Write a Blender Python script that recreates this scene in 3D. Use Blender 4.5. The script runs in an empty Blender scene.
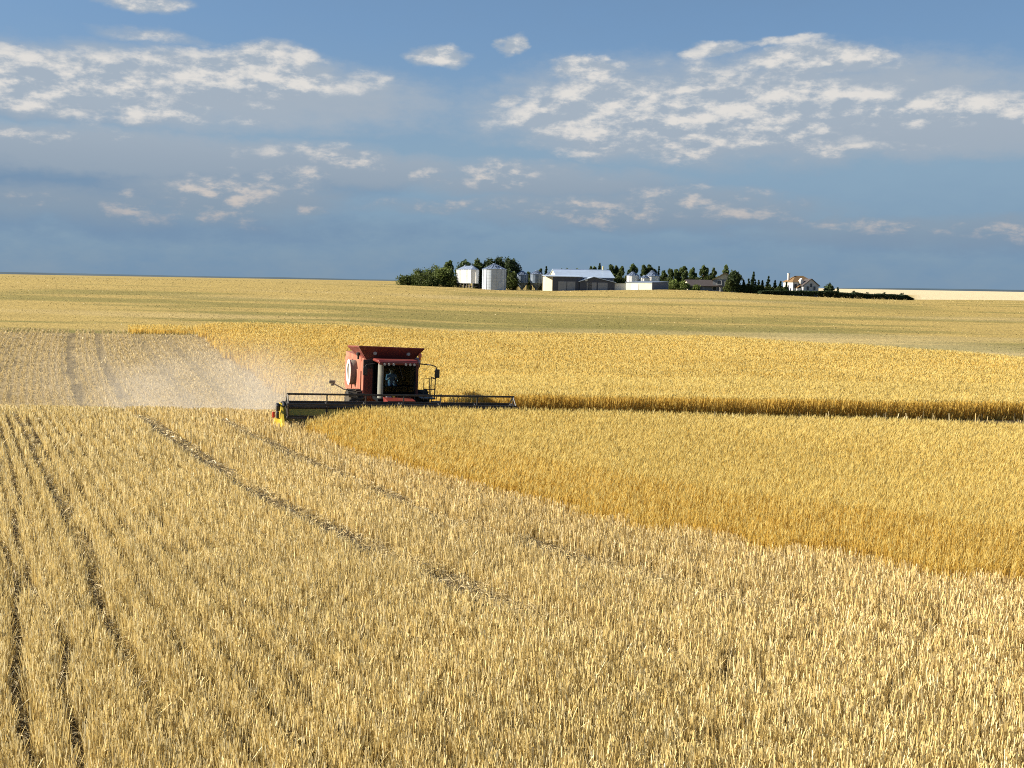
import bpy, bmesh, math, random
import numpy as np
from mathutils import Matrix, Vector, noise as mnoise

random.seed(7)
RNG = np.random.default_rng(11)
R = math.radians
SC = bpy.context.scene
COL = SC.collection

# ------------------------------------------------------------------ camera
F = 1100.0            # focal length in pixels of the 1024 px wide frame
ZC = 6.46
PITCH = math.atan(101.0 / F)
ROLL = R(1.0)
cam_d = bpy.data.cameras.new('camera')
cam = bpy.data.objects.new('camera', cam_d)
COL.objects.link(cam)
cam_d.sensor_width = 36.0
cam_d.lens = 36.0 * F / 1024.0
cam_d.clip_start = 0.5
cam_d.clip_end = 60000
CM = Matrix.Rotation(math.pi / 2 - PITCH, 4, 'X') @ Matrix.Rotation(ROLL, 4, 'Z')
cam.matrix_world = Matrix.Translation((0, 0, ZC)) @ CM
SC.camera = cam


def ray(px, py):
    d = CM @ Vector(((px - 512) / F, (384 - py) / F, -1.0, 0.0))
    return Vector((d.x, d.y, d.z))


def at(px, py, D):
    """world point at distance D (along y) seen at a picture position"""
    d = ray(px, py)
    return Vector((d.x / d.y * D, D, ZC + d.z / d.y * D))


# ------------------------------------------------------------------ terrain height
def lerp_tab(v, xs, ys):
    return np.interp(v, xs, ys)


def sstep(a, b, v):
    t = np.clip((v - a) / (b - a), 0, 1)
    return t * t * (3 - 2 * t)


LY = [-1e3, 40, 46, 50, 54, 60, 66, 73, 80, 86, 95, 110, 140, 170, 220, 260]
LZ = [0, 0, 0, -.10, -.40, -1.10, -1.9, -2.75, -3.30, -3.40, -3.10, -2.4, -.95, .2, 2.6, 4.4]
RY = [-1e3, 40, 46, 50, 54, 60, 70, 80, 100, 150, 170, 220, 260]
RZ = [0, 0, 0, -.05, -.2, -.5, -.9, -1.3, -1.7, -1.2, -.3, 2.3, 4.0]
RIDGE_PX = [-300, 0, 200, 300, 400, 450, 500, 550, 600, 660, 700, 760, 800, 860, 910, 1024, 1300]
RIDGE_Z = [5.6, 5.85, 5.85, 5.85, 5.35, 5.05, 4.5, 4.55, 4.95, 5.45, 5.35, 4.65, 4.3, 3.85, 3.75, 4.1, 4.1]
RIDGE_X = [(p - 512) / F * 290 for p in RIDGE_PX]


def Hn(x, y):
    x = np.asarray(x, float)
    y = np.asarray(y, float)

    def sm(tabx, taby):
        return (np.interp(y - 2, tabx, taby) + np.interp(y, tabx, taby) + np.interp(y + 2, tabx, taby)) / 3
    b = x / np.maximum(y, 20)
    w = sstep(-.17, -.04, b)
    zl, zr = sm(LY, LZ), sm(RY, RZ)
    z = zl * (1 - w) + zr * w
    ridge = np.interp(x, RIDGE_X, RIDGE_Z)
    k = sstep(200, 288, y)
    z = np.where(y > 200, z * (1 - k) + ridge * k, z)
    # beyond the farmstead ridge
    far = 5.0 + .9 * sstep(500, 1500, y)
    k2 = sstep(330, 600, y)
    z = z * (1 - k2) + far * k2
    z = np.where(b < -.1, np.where(y > 290, ridge * (1 - sstep(290, 900, y)) + 6.1 * sstep(290, 900, y), z), z)
    z = z + .05 * np.sin(x * .21 + y * .13) * sstep(12, 30, y) * (y < 45)
    return z


def H(x, y):
    return float(Hn(np.array([x]), np.array([y]))[0])


# ------------------------------------------------------------------ pass lines of the harvest (spiral around the standing block)
def _bend(v0):
    return np.interp(v0, [-30, -13.4, -10.8, -7.5, -3.0], [2.6e-4, 2.5e-4, 1.2e-4, 1.0e-4, 0.0])


def passcoord(x, y):
    """distance coordinate across the combine passes (straight in the far field, swinging round the standing block near by),
    position along the pass, and the unit step that moves one unit across"""
    x = np.asarray(x, float)
    y = np.asarray(y, float)
    v = -.891 * x - .454 * y
    s = .454 * x - .891 * y
    c = np.minimum(np.maximum(s + 47, 0), 40) ** 3
    lo, hi = v - 1, v + 2.6e-4 * c + 1
    for _ in range(18):
        mid = (lo + hi) * .5
        big = mid - _bend(mid) * c > v
        hi = np.where(big, mid, hi)
        lo = np.where(big, lo, mid)
    v0 = (lo + hi) * .5
    back = np.maximum(-47 - s, 0)
    v0 = v0 + .0005 * back ** 2 + .005 * back
    return 39.6 + v0 + 13.4, s, -.891, -.454


def vnoise(x, y, sc, seed=0, octv=3):
    """value noise, vectorised"""
    out = np.zeros_like(x, dtype=float)
    amp, tot = 1.0, 0.0
    for o in range(octv):
        fx, fy = x * sc + 17.3 * (seed + o), y * sc - 9.1 * (seed + o)
        ix, iy = np.floor(fx).astype(np.int64), np.floor(fy).astype(np.int64)
        tx, ty = fx - ix, fy - iy
        tx, ty = tx * tx * (3 - 2 * tx), ty * ty * (3 - 2 * ty)

        def h(a, b):
            n = (a * 374761393 + b * 668265263 + (seed + o) * 974634721) & 0x7fffffff
            n = ((n ^ (n >> 13)) * 1274126177) & 0x7fffffff
            return ((n ^ (n >> 16)) & 0xffff) / 65535.0
        v = (h(ix, iy) * (1 - tx) + h(ix + 1, iy) * tx) * (1 - ty) + (h(ix, iy + 1) * (1 - tx) + h(ix + 1, iy + 1) * tx) * ty
        out += v * amp
        tot += amp
        amp *= .5
        sc *= 2.07
    return out / tot


TRACKS = [(42.2, .28, 1.0), (45.4, .34, 1.1), (50.5, .13, .85), (51.62, .065, 1.0), (52.15, .075, 1.0), (55.2, .3, .9), (58.6, .3, .9), (62.0, .3, .9), (65.2, .3, .9), (71, .3, .9), (74, .3, .9)]


def trackmask(x, y, u, phi):
    """1 in the middle of a wheel track, 0 outside"""
    m = np.zeros_like(x)
    for i, (c, hw, st) in enumerate(TRACKS):
        cc = c + .08 * np.sin(phi * .4 + i * 2.1) + .45 * (vnoise(x, y, .4, 40 + i, 3) - .5)
        s = st * (1 - .85 * sstep(-24, -13, phi) * (c < 51)) * np.clip((.84 if c in (45.4, 42.2) else .62) + 2.0 * (vnoise(x, y, .45, 60 + i, 3) - .36), 0, 1)
        hw = np.where(y > 58, hw * 1.15, hw)
        m = np.maximum(m, s * (1 - sstep(hw * .7, hw * 1.5, np.abs(u - cc))))
    # trail of the pass being cut, behind the combine
    for c in (34.1, 37.3):
        m = np.maximum(m, .65 * (1 - sstep(.35, .7, np.abs(u - c - .2 * np.sin(y * .1)))) * (y > 55))
    return m


def regrowth(x, y):
    """thin streaks of green regrowth lying along the far slope"""
    yy = y + 4 * np.sin(x * .021) + .05 * x
    fine = vnoise(x * .14 + 9, yy * 1.0, .20, 31, 3)
    broad = vnoise(x * .22, yy * .9, .045, 33, 3)
    patch = vnoise(x * .5, yy, .02, 35, 2)
    return sstep(.43, .60, fine * .6 + broad * .4 + .35 * (patch - .5)) * (.75 + .25 * sstep(190, 165, y))


# standing crop outlines
HX0, HY0 = -10.3, 47.4     # header left end
HX1, HY1 = .0, 50.5       # header right end


def header_line(x):
    return HY0 + (x - HX0) * (HY1 - HY0) / (HX1 - HX0)


def in_near_crop(x, y):
    u, phi, dx, dy = passcoord(x, y)
    edge = 39.95 + 1.2 * (vnoise(x, y, .7, 5, 3) - .5)
    back = np.where(x < HX1, header_line(x) - 1.05, 48.4 - .09 * np.minimum(x, 26))
    back = np.minimum(back, 48.6 - .06 * np.maximum(x, 0))
    return (u < edge) & (y < back) & (y > 10)


def in_far_crop(x, y):
    u, phi, dx, dy = passcoord(x, y)
    back = np.interp(x / np.maximum(y, 1), [-.2, .17, .47, .7], [150, 150, 118, 100])
    front = 57.0 + .07 * np.maximum(x, 0) + .5 * (vnoise(x, y, .25, 8, 2) - .5)
    # left of the lane end the crop begins behind the trail of the present pass
    left = (y > 141) & (y < 150) & (x / np.maximum(y, 1) > -.35) & (x / np.maximum(y, 1) < -.2)
    return ((y > front) & (u < 29.9 + 2.2 * (vnoise(x, y, .35, 6, 3) - .5)) & (y < back)) | left


# ------------------------------------------------------------------ materials
def new_mat(name):
    m = bpy.data.materials.new(name)
    m.use_nodes = True
    nt = m.node_tree
    for n in list(nt.nodes):
        nt.nodes.remove(n)
    out = nt.nodes.new('ShaderNodeOutputMaterial')
    return m, nt, out


def paint(name, col, rough=.5, metal=0.0, var=.12, scale=4.0, spec=.5, dirt=None, dirt_amt=.3, bump=0.0):
    """a painted or plain surface with uneven wear"""
    m, nt, out = new_mat(name)
    L = nt.links
    b = nt.nodes.new('ShaderNodeBsdfPrincipled')
    tc = nt.nodes.new('ShaderNodeTexCoord')
    nz = nt.nodes.new('ShaderNodeTexNoise')
    nz.inputs['Scale'].default_value = scale
    nz.inputs['Detail'].default_value = 6
    L.new(tc.outputs['Object'], nz.inputs['Vector'])
    ramp = nt.nodes.new('ShaderNodeValToRGB')
    ramp.color_ramp.elements[0].position = .3
    ramp.color_ramp.elements[1].position = .7
    ramp.color_ramp.elements[0].color = tuple(c * (1 - var) for c in col) + (1,)
    ramp.color_ramp.elements[1].color = tuple(min(1, c * (1 + var)) for c in col) + (1,)
    L.new(nz.outputs['Fac'], ramp.inputs['Fac'])
    src = ramp.outputs['Color']
    if dirt:
        nz2 = nt.nodes.new('ShaderNodeTexNoise')
        nz2.inputs['Scale'].default_value = scale * .45
        nz2.inputs['Detail'].default_value = 8
        nz2.inputs['Roughness'].default_value = .65
        L.new(tc.outputs['Object'], nz2.inputs['Vector'])
        mr = nt.nodes.new('ShaderNodeMapRange')
        mr.inputs['From Min'].default_value = .45
        mr.inputs['From Max'].default_value = .75
        mr.inputs['To Max'].default_value = dirt_amt
        L.new(nz2.outputs['Fac'], mr.inputs['Value'])
        mx = nt.nodes.new('ShaderNodeMixRGB')
        L.new(mr.outputs['Result'], mx.inputs['Fac'])
        L.new(src, mx.inputs['Color1'])
        mx.inputs['Color2'].default_value = tuple(dirt) + (1,)
        src = mx.outputs['Color']
    L.new(src, b.inputs['Base Color'])
    b.inputs['Roughness'].default_value = rough
    b.inputs['Metallic'].default_value = metal
    b.inputs['Specular IOR Level'].default_value = spec
    if bump:
        bp = nt.nodes.new('ShaderNodeBump')
        bp.inputs['Strength'].default_value = bump
        L.new(nz.outputs['Fac'], bp.inputs['Height'])
        L.new(bp.outputs['Normal'], b.inputs['Normal'])
    L.new(b.outputs['BSDF'], out.inputs['Surface'])
    return m


def straw_mat(name, trans=.35, rough=.55, spec=.25):
    """straw and leaves: colour per stem from an attribute, some light through"""
    m, nt, out = new_mat(name)
    L = nt.links
    at_ = nt.nodes.new('ShaderNodeAttribute')
    at_.attribute_name = 'stem_colour'
    b = nt.nodes.new('ShaderNodeBsdfPrincipled')
    b.inputs['Roughness'].default_value = rough
    b.inputs['Specular IOR Level'].default_value = spec
    t = nt.nodes.new('ShaderNodeBsdfTranslucent')
    L.new(at_.outputs['Color'], b.inputs['Base Color'])
    L.new(at_.outputs['Color'], t.inputs['Color'])
    mx = nt.nodes.new('ShaderNodeMixShader')
    mx.inputs['Fac'].default_value = trans
    L.new(b.outputs['BSDF'], mx.inputs[1])
    L.new(t.outputs['BSDF'], mx.inputs[2])
    L.new(mx.outputs['Shader'], out.inputs['Surface'])
    return m


def ground_mat():
    m, nt, out = new_mat('field soil and stubble')
    L = nt.links
    N = nt.nodes.new
    b = N('ShaderNodeBsdfPrincipled')
    a = N('ShaderNodeAttribute')
    a.attribute_name = 'field_colour'
    geo = N('ShaderNodeNewGeometry')
    n1 = N('ShaderNodeTexNoise')
    n1.inputs['Scale'].default_value = 1.6
    n1.inputs['Detail'].default_value = 9
    n1.inputs['Roughness'].default_value = .7
    L.new(geo.outputs['Position'], n1.inputs['Vector'])
    n2 = N('ShaderNodeTexNoise')
    n2.inputs['Scale'].default_value = 14
    n2.inputs['Detail'].default_value = 5
    L.new(geo.outputs['Position'], n2.inputs['Vector'])
    mr = N('ShaderNodeMapRange')
    mr.inputs['From Min'].default_value = .25
    mr.inputs['From Max'].default_value = .75
    mr.inputs['To Min'].default_value = .62
    mr.inputs['To Max'].default_value = 1.35
    L.new(n1.outputs['Fac'], mr.inputs['Value'])
    mr2 = N('ShaderNodeMapRange')
    mr2.inputs['From Min'].default_value = .3
    mr2.inputs['From Max'].default_value = .7
    mr2.inputs['To Min'].default_value = .7
    mr2.inputs['To Max'].default_value = 1.3
    L.new(n2.outputs['Fac'], mr2.inputs['Value'])
    mu = N('ShaderNodeMath')
    mu.operation = 'MULTIPLY'
    L.new(mr.outputs['Result'], mu.inputs[0])
    L.new(mr2.outputs['Result'], mu.inputs[1])
    vm = N('ShaderNodeVectorMath')
    vm.operation = 'SCALE'
    L.new(a.outputs['Color'], vm.inputs[0])
    L.new(mu.outputs['Value'], vm.inputs['Scale'])
    L.new(vm.outputs['Vector'], b.inputs['Base Color'])
    b.inputs['Roughness'].default_value = .95
    b.inputs['Specular IOR Level'].default_value = .1
    bp = N('ShaderNodeBump')
    bp.inputs['Strength'].default_value = 1.0
    bp.inputs['Distance'].default_value = .22
    L.new(n1.outputs['Fac'], bp.inputs['Height'])
    L.new(bp.outputs['Normal'], b.inputs['Normal'])
    L.new(b.outputs['BSDF'], out.inputs['Surface'])
    return m


def corrugated(name, col, rough=.35, metal=.6, ribs=40.0, axis='angle', depth=.02, var=.08, dirt=(.25, .22, .18)):
    """ribbed sheet steel: bands around (z), upright ribs along x"""
    m = paint(name, col, rough, metal, var, 1.2, .5, dirt, .25)
    nt = m.node_tree
    L = nt.links
    b = [n for n in nt.nodes if n.type == 'BSDF_PRINCIPLED'][0]
    tc = [n for n in nt.nodes if n.type == 'TEX_COORD'][0]
    w = nt.nodes.new('ShaderNodeTexWave')
    w.bands_direction = {'z': 'Z', 'x': 'X', 'y': 'Y'}[axis]
    w.inputs['Scale'].default_value = ribs
    L.new(tc.outputs['Object'], w.inputs['Vector'])
    src = b.inputs['Base Color'].links[0].from_socket
    mr = nt.nodes.new('ShaderNodeMapRange')
    mr.inputs['From Max'].default_value = .25
    mr.inputs['To Min'].default_value = .9  # wave troughs darkened: groove shade between ribs put into the colour
    L.new(w.outputs['Fac'], mr.inputs['Value'])
    vm = nt.nodes.new('ShaderNodeVectorMath')
    vm.operation = 'SCALE'
    L.new(src, vm.inputs[0])
    L.new(mr.outputs['Result'], vm.inputs['Scale'])
    L.new(vm.outputs[0], b.inputs['Base Color'])
    return m


def glass_mat(name, tint=(.5, .6, .6), alpha=.5):
    m, nt, out = new_mat(name)
    L = nt.links
    t = nt.nodes.new('ShaderNodeBsdfTransparent')
    t.inputs['Color'].default_value = tint + (1,)
    g = nt.nodes.new('ShaderNodeBsdfGlossy')
    g.inputs['Roughness'].default_value = .03
    g.inputs['Color'].default_value = (.8, .85, .9, 1)
    mx = nt.nodes.new('ShaderNodeMixShader')
    mx.inputs['Fac'].default_value = .007
    L.new(t.outputs['BSDF'], mx.inputs[1])
    L.new(g.outputs['BSDF'], mx.inputs[2])
    L.new(mx.outputs['Shader'], out.inputs['Surface'])
    return m


M = {}
M['ground'] = ground_mat()
M['straw'] = straw_mat('cut straw', .24, .5, .35)
M['crop'] = straw_mat('ripe grain', .45, .6, .12)
M['leaf'] = straw_mat('tree leaves', .35, .6, .2)
M['red'] = paint('red combine paint', (.145, .017, .014), .42, 0, .12, 2.2, .5, (.30, .17, .10), .3)  # dark tone also holds the shade on the machine's front
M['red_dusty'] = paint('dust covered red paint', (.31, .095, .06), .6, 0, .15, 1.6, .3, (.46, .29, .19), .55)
M['red_tank'] = paint('red tank sheet', (.17, .03, .025), .55, 0, .15, 2.0, .4, (.26, .15, .1), .35)
M['black'] = paint('black machine paint', (.018, .018, .02), .45, 0, .3, 5, .5, (.16, .12, .07), .25)
M['cab_dark'] = paint('dark cab lining', (.012, .014, .016), .9, 0, .2, 6, 0.0)
M['rubber'] = paint('tyre rubber', (.03, .03, .03), .85, 0, .3, 6, .2, (.22, .17, .1), .5)
M['rim'] = paint('wheel rim grey', (.42, .42, .4), .45, .3, .1, 5, .5, (.25, .18, .1), .4)
M['steel'] = paint('worn grey steel', (.34, .34, .35), .4, .7, .2, 6, .5, (.2, .15, .1), .3)
M['white_part'] = paint('white painted screen rim', (.8, .78, .74), .5, 0, .05, 4, .5, (.5, .4, .25), .3)
M['mesh_grey'] = paint('dusty screen mesh', (.2, .18, .16), .8, .2, .2, 20, .3)
M['yellow'] = paint('yellow divider paint', (.75, .55, .05), .45, 0, .1, 4, .5, (.4, .3, .15), .3)
M['olive'] = paint('dusty draper canvas', (.46, .42, .12), .85, 0, .2, 8, .2, (.4, .32, .14), .5)
M['orange'] = paint('orange lamp lens', (.75, .12, .02), .3, 0, .05, 8, .6)
M['lens'] = paint('work lamp lens', (.34, .34, .34), .2, 0, .05, 8, .7)
M['glass'] = glass_mat('cab glass', (.27, .38, .43))
M['seat'] = paint('cab seat cloth', (.06, .06, .07), .8, 0, .2, 12, .2)
M['skin'] = paint('skin', (.48, .28, .19), .55, 0, .05, 6, .4)
M['shirt'] = paint('light blue shirt', (.26, .37, .48), .8, 0, .08, 9, .2)
M['jeans'] = paint('blue denim', (.08, .13, .25), .85, 0, .15, 14, .2)
M['hair'] = paint('brown hair', (.06, .04, .025), .7, 0, .2, 12, .3)
M['white_steel'] = corrugated('white ribbed steel', (.80, .80, .80), .45, 0, 1.1, 'x', .03, .03, None)
M['galv'] = corrugated('galvanised steel', (.42, .48, .57), .45, .15, 1.9, 'z', .03)
M['galv_roof'] = paint('galvanised roof sheet', (.20, .25, .35), .45, .4, .12, 1.5, .5)
M['galv_shaded'] = corrugated('shaded galvanised steel', (.16, .21, .29), .5, .3, 1.9, 'z', .03, .15)  # dimmed copy of the bin steel, the hopper bins' shade in its colour
M['white_bin'] = corrugated('white bin steel', (.74, .74, .74), .4, .05, 1.6, 'z', .02)
M['roof_white'] = corrugated('pale metal roof', (.44, .54, .70), .4, .25, 1.2, 'x', .02, .06)
M['wall_shaded'] = corrugated('shaded sheet wall', (.034, .046, .08), .6, 0, 1.3, 'x', .02, .08, (.2, .17, .12))  # near-black blue puts the shade on the shed fronts into the colour
M['cream'] = corrugated('cream sheet wall', (.56, .50, .36), .6, 0, 1.3, 'y', .02, .05, (.3, .26, .2))
M['grey_shaded'] = corrugated('shaded blue grey sheet wall', (.10, .115, .165), .55, .1, 1.3, 'x', .02, .08)  # darkened to paint the shade on walls turned from the sun
M['pale_wall'] = paint('pale greenish wall', (.48, .50, .42), .7, 0, .06, 1.2, .3, (.4, .4, .3), .2)
M['white_wall'] = paint('white house siding', (.60, .59, .57), .6, 0, .04, 1.5, .3, (.5, .45, .4), .1)
M['grey_wall'] = paint('grey siding', (.17, .18, .20), .7, 0, .1, 1.5, .3)
M['tan_roof'] = paint('tan shingle roof', (.17, .105, .05), .85, 0, .18, 2.5, .2)
M['dark_roof'] = paint('dark shingle roof', (.07, .06, .062), .85, 0, .2, 2.5, .2)
M['brown_roof'] = paint('brown weathered roof', (.13, .10, .06), .85, 0, .18, 2.5, .2)
M['window'] = paint('dark window pane', (.03, .035, .045), .12, 0, .1, 2, .6)
M['door'] = paint('painted door', (.20, .22, .26), .5, 0, .1, 3, .4)
M['bark'] = paint('tree bark', (.09, .065, .045), .9, 0, .3, 6, .2)
M['leg'] = paint('dark steel legs', (.05, .045, .045), .6, .3, .3, 4, .4)
M['hill'] = paint('distant hill haze blue', (.06, .09, .12), .95, 0, .2, .002, .1)  # blue of the distant haze is put into the hill colour
M['wood'] = paint('weathered wood', (.35, .30, .22), .85, 0, .2, 4, .2)


# ------------------------------------------------------------------ object helpers
def tag(o, label=None, cat=None, group=None, kind=None):
    if label:
        o['label'] = label
    if cat:
        o['category'] = cat
    if group:
        o['group'] = group
    if kind:
        o['kind'] = kind
    return o


def thing(name, label, cat, loc, rotz=0.0, group=None):
    o = bpy.data.objects.new(name, None)
    o.empty_display_size = .3
    COL.objects.link(o)
    o.location = loc
    o.rotation_euler = (0, 0, rotz)
    return tag(o, label, cat, group)


def link_mesh(name, me, mat, parent=None, smooth=False):
    o = bpy.data.objects.new(name, me)
    COL.objects.link(o)
    for mm in (mat if isinstance(mat, (list, tuple)) else [mat]):
        me.materials.append(mm)
    if parent is not None:
        o.parent = parent
    if smooth:
        me.polygons.foreach_set('use_smooth', [True] * len(me.polygons))
    return o


class MB:
    """collects shapes into one mesh"""

    def __init__(self):
        self.v, self.f = [], []

    def add(self, vs, fs):
        n = len(self.v)
        self.v += [tuple(p) for p in vs]
        self.f += [tuple(i + n for i in q) for q in fs]
        return self

    def box(self, c, s, rot=None, taper=1.0):
        hx, hy, hz = s[0] / 2, s[1] / 2, s[2] / 2
        vs = []
        for z, k in ((-hz, 1.0), (hz, taper)):
            for x, y in ((-hx, -hy), (hx, -hy), (hx, hy), (-hx, hy)):
                p = Vector((x * k, y * k, z))
                if rot is not None:
                    p = rot @ p
                vs.append(p + Vector(c))
        return self.add(vs, [(3, 2, 1, 0), (4, 5, 6, 7), (0, 1, 5, 4), (1, 2, 6, 5), (2, 3, 7, 6), (3, 0, 4, 7)])

    def bbox(self, c, s, bev=.04, rot=None):
        bm = bmesh.new()
        bmesh.ops.create_cube(bm, size=1)
        for v in bm.verts:
            v.co = Vector((v.co.x * s[0], v.co.y * s[1], v.co.z * s[2]))
        bmesh.ops.bevel(bm, geom=bm.edges[:], offset=min(bev, min(s) * .45), segments=2, affect='EDGES', profile=.5)
        return self.bm(bm, c, rot)

    def bm(self, bm, c=(0, 0, 0), rot=None):
        bm.verts.index_update()
        vs = [((rot @ v.co) if rot is not None else v.co) + Vector(c) for v in bm.verts]
        fs = [[v.index for v in f.verts] for f in bm.faces]
        bm.free()
        return self.add(vs, fs)

    def tube(self, pts, r, n=8, cap=True):
        pts = [Vector(p) for p in pts]
        rs = r if isinstance(r, (list, tuple)) else [r] * len(pts)
        vs, fs = [], []
        for i, p in enumerate(pts):
            d = (pts[min(i + 1, len(pts) - 1)] - pts[max(i - 1, 0)]).normalized()
            a = d.orthogonal().normalized() if i == 0 else (a - d * a.dot(d)).normalized()
            b = d.cross(a)
            for k in range(n):
                t = 2 * math.pi * k / n
                vs.append(p + (a * math.cos(t) + b * math.sin(t)) * rs[i])
        for i in range(len(pts) - 1):
            for k in range(n):
                fs.append((i * n + k, i * n + (k + 1) % n, (i + 1) * n + (k + 1) % n, (i + 1) * n + k))
        if cap:
            fs.append(tuple(range(n - 1, -1, -1)))
            fs.append(tuple((len(pts) - 1) * n + k for k in range(n)))
        return self.add(vs, fs)

    def lathe(self, prof, n=32, c=(0, 0, 0), axis='z', cap=True):
        vs, fs = [], []
        for (rr, h) in prof:
            for k in range(n):
                t = 2 * math.pi * k / n
                a, b = rr * math.cos(t), rr * math.sin(t)
                p = {'z': (a, b, h), 'x': (h, a, b), 'y': (a, h, b)}[axis]
                vs.append(Vector(p) + Vector(c))
        for i in range(len(prof) - 1):
            for k in range(n):
                fs.append((i * n + k, i * n + (k + 1) % n, (i + 1) * n + (k + 1) % n, (i + 1) * n + k))
        if cap:
            fs.append(tuple(range(n - 1, -1, -1)))
            fs.append(tuple((len(prof) - 1) * n + k for k in range(n)))
        return self.add(vs, fs)

    def prism(self, poly, depth, axis='y', off=0.0):
        """extrude a 2-d outline: axis y -> outline in x,z ; axis x -> outline in y,z ; axis z -> x,y"""
        n = len(poly)
        vs = []
        for d in (off, off + depth):
            for a, b in poly:
                vs.append({'y': (a, d, b), 'x': (d, a, b), 'z': (a, b, d)}[axis])
        fs = [tuple(range(n - 1, -1, -1)), tuple(range(n, 2 * n))]
        for k in range(n):
            fs.append((k, (k + 1) % n, n + (k + 1) % n, n + k))
        return self.add(vs, fs)

    def quad(self, a, b, c, d):
        return self.add([a, b, c, d], [(0, 1, 2, 3)])

    def slab(self, a, b, c, d, t):
        """a thick plate on four corners, thickened along its normal"""
        a, b, c, d = map(Vector, (a, b, c, d))
        n = (b - a).cross(d - a).normalized() * t
        return self.add([a, b, c, d, a + n, b + n, c + n, d + n],
                        [(3, 2, 1, 0), (4, 5, 6, 7), (0, 1, 5, 4), (1, 2, 6, 5), (2, 3, 7, 6), (3, 0, 4, 7)])

    def build(self, name, mat, parent=None, smooth=False):
        me = bpy.data.meshes.new(name)
        me.from_pydata(self.v, [], self.f)
        bm = bmesh.new()
        bm.from_mesh(me)
        bmesh.ops.recalc_face_normals(bm, faces=bm.faces[:])
        bm.to_mesh(me)
        bm.free()
        o = link_mesh(name, me, mat, parent, smooth)
        if smooth:
            try:
                me.set_sharp_from_angle(angle=R(35))
            except Exception:
                pass
        return o


def np_mesh(name, verts, quads, cols, mat):
    """mesh straight from arrays; cols per vertex"""
    me = bpy.data.meshes.new(name)
    nv, nq = len(verts), len(quads)
    me.vertices.add(nv)
    me.vertices.foreach_set('co', np.ascontiguousarray(verts, np.float32).ravel())
    me.loops.add(nq * 4)
    me.loops.foreach_set('vertex_index', np.ascontiguousarray(quads, np.int32).ravel())
    me.polygons.add(nq)
    me.polygons.foreach_set('loop_start', np.arange(0, nq * 4, 4, dtype=np.int32))
    if cols is not None:
        a = me.attributes.new('stem_colour', 'FLOAT_COLOR', 'POINT')
        c4 = np.ones((nv, 4), np.float32)
        c4[:, :3] = cols
        a.data.foreach_set('color', c4.ravel())
    me.update(calc_edges=True)
    return link_mesh(name, me, mat)


def stems(pos, hgt, wid, lean, yaw, col, segs=2, head=None, head_col=None):
    """arrays of flat tapering blades; returns verts, quads, cols. head=(length,width) adds an ear on top"""
    n = len(pos)
    rows = segs + 1
    ca, sa = np.cos(yaw), np.sin(yaw)
    V, C, Q = [], [], []
    base = np.arange(n) * rows * 2
    for i in range(rows):
        t = i / segs
        cx = pos[:, 0] + lean[:, 0] * hgt * t ** 1.7
        cy = pos[:, 1] + lean[:, 1] * hgt * t ** 1.7
        cz = pos[:, 2] - .03 + (hgt + .03) * t * np.sqrt(np.maximum(1 - (lean ** 2).sum(1) * t * t * .5, .2))
        w = wid * (1 - .45 * t) * .5
        V.append(np.stack([cx - ca * w, cy - sa * w, cz], 1))
        V.append(np.stack([cx + ca * w, cy + sa * w, cz], 1))
    verts = np.stack(V, 1).reshape(-1, 3)
    cols = np.repeat(col, rows * 2, 0)
    for i in range(segs):
        o = i * 2
        Q.append(np.stack([base + o, base + o + 1, base + o + 3, base + o + 2], 1))
    quads = np.concatenate(Q)
    if head is not None:
        hl, hw = head
        tx = pos[:, 0] + lean[:, 0] * hgt
        ty = pos[:, 1] + lean[:, 1] * hgt
        tz = verts.reshape(n, rows * 2, 3)[:, -1, 2]
        # ear nods over along the lean
        ln = np.hypot(lean[:, 0], lean[:, 1]) + 1e-6
        ex, ey = lean[:, 0] / ln, lean[:, 1] / ln
        nod = RNG.uniform(.05, .7, n)
        dx, dy, dz = ex * nod, ey * nod, np.sqrt(1 - nod * nod * .9) * np.where(RNG.random(n) < .06, -.3, 1)
        hw = hw * RNG.uniform(.7, 1.3, n) * .5
        hl = hl * RNG.uniform(.7, 1.3, n)
        p0 = np.stack([tx, ty, tz - .01], 1)
        p2 = p0 + np.stack([dx, dy, dz], 1) * hl[:, None]
        pm = (p0 * .55 + p2 * .45)
        yy = yaw + RNG.uniform(-.8, .8, n)
        s = np.stack([np.cos(yy) * hw, np.sin(yy) * hw, np.zeros(n)], 1)
        hv = np.stack([p0, pm + s, p2, pm - s], 1).reshape(-1, 3)
        b2 = np.arange(n) * 4 + len(verts)
        hq = np.stack([b2, b2 + 1, b2 + 2, b2 + 3], 1)
        verts = np.concatenate([verts, hv])
        quads = np.concatenate([quads, hq])
        cols = np.concatenate([cols, np.repeat(head_col if head_col is not None else col, 4, 0)])
    return verts, quads, cols


def join_arrays(parts):
    V, Q, C, o = [], [], [], 0
    for v, q, c in parts:
        V.append(v)
        Q.append(q + o)
        C.append(c)
        o += len(v)
    return np.concatenate(V), np.concatenate(Q), np.concatenate(C)


def mixcol(n, palette, weights, var=.12):
    p = np.array(palette)
    i = RNG.choice(len(p), n, p=np.array(weights) / sum(weights))
    c = p[i] * RNG.uniform(1 - var, 1 + var, (n, 1))
    return c


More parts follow.
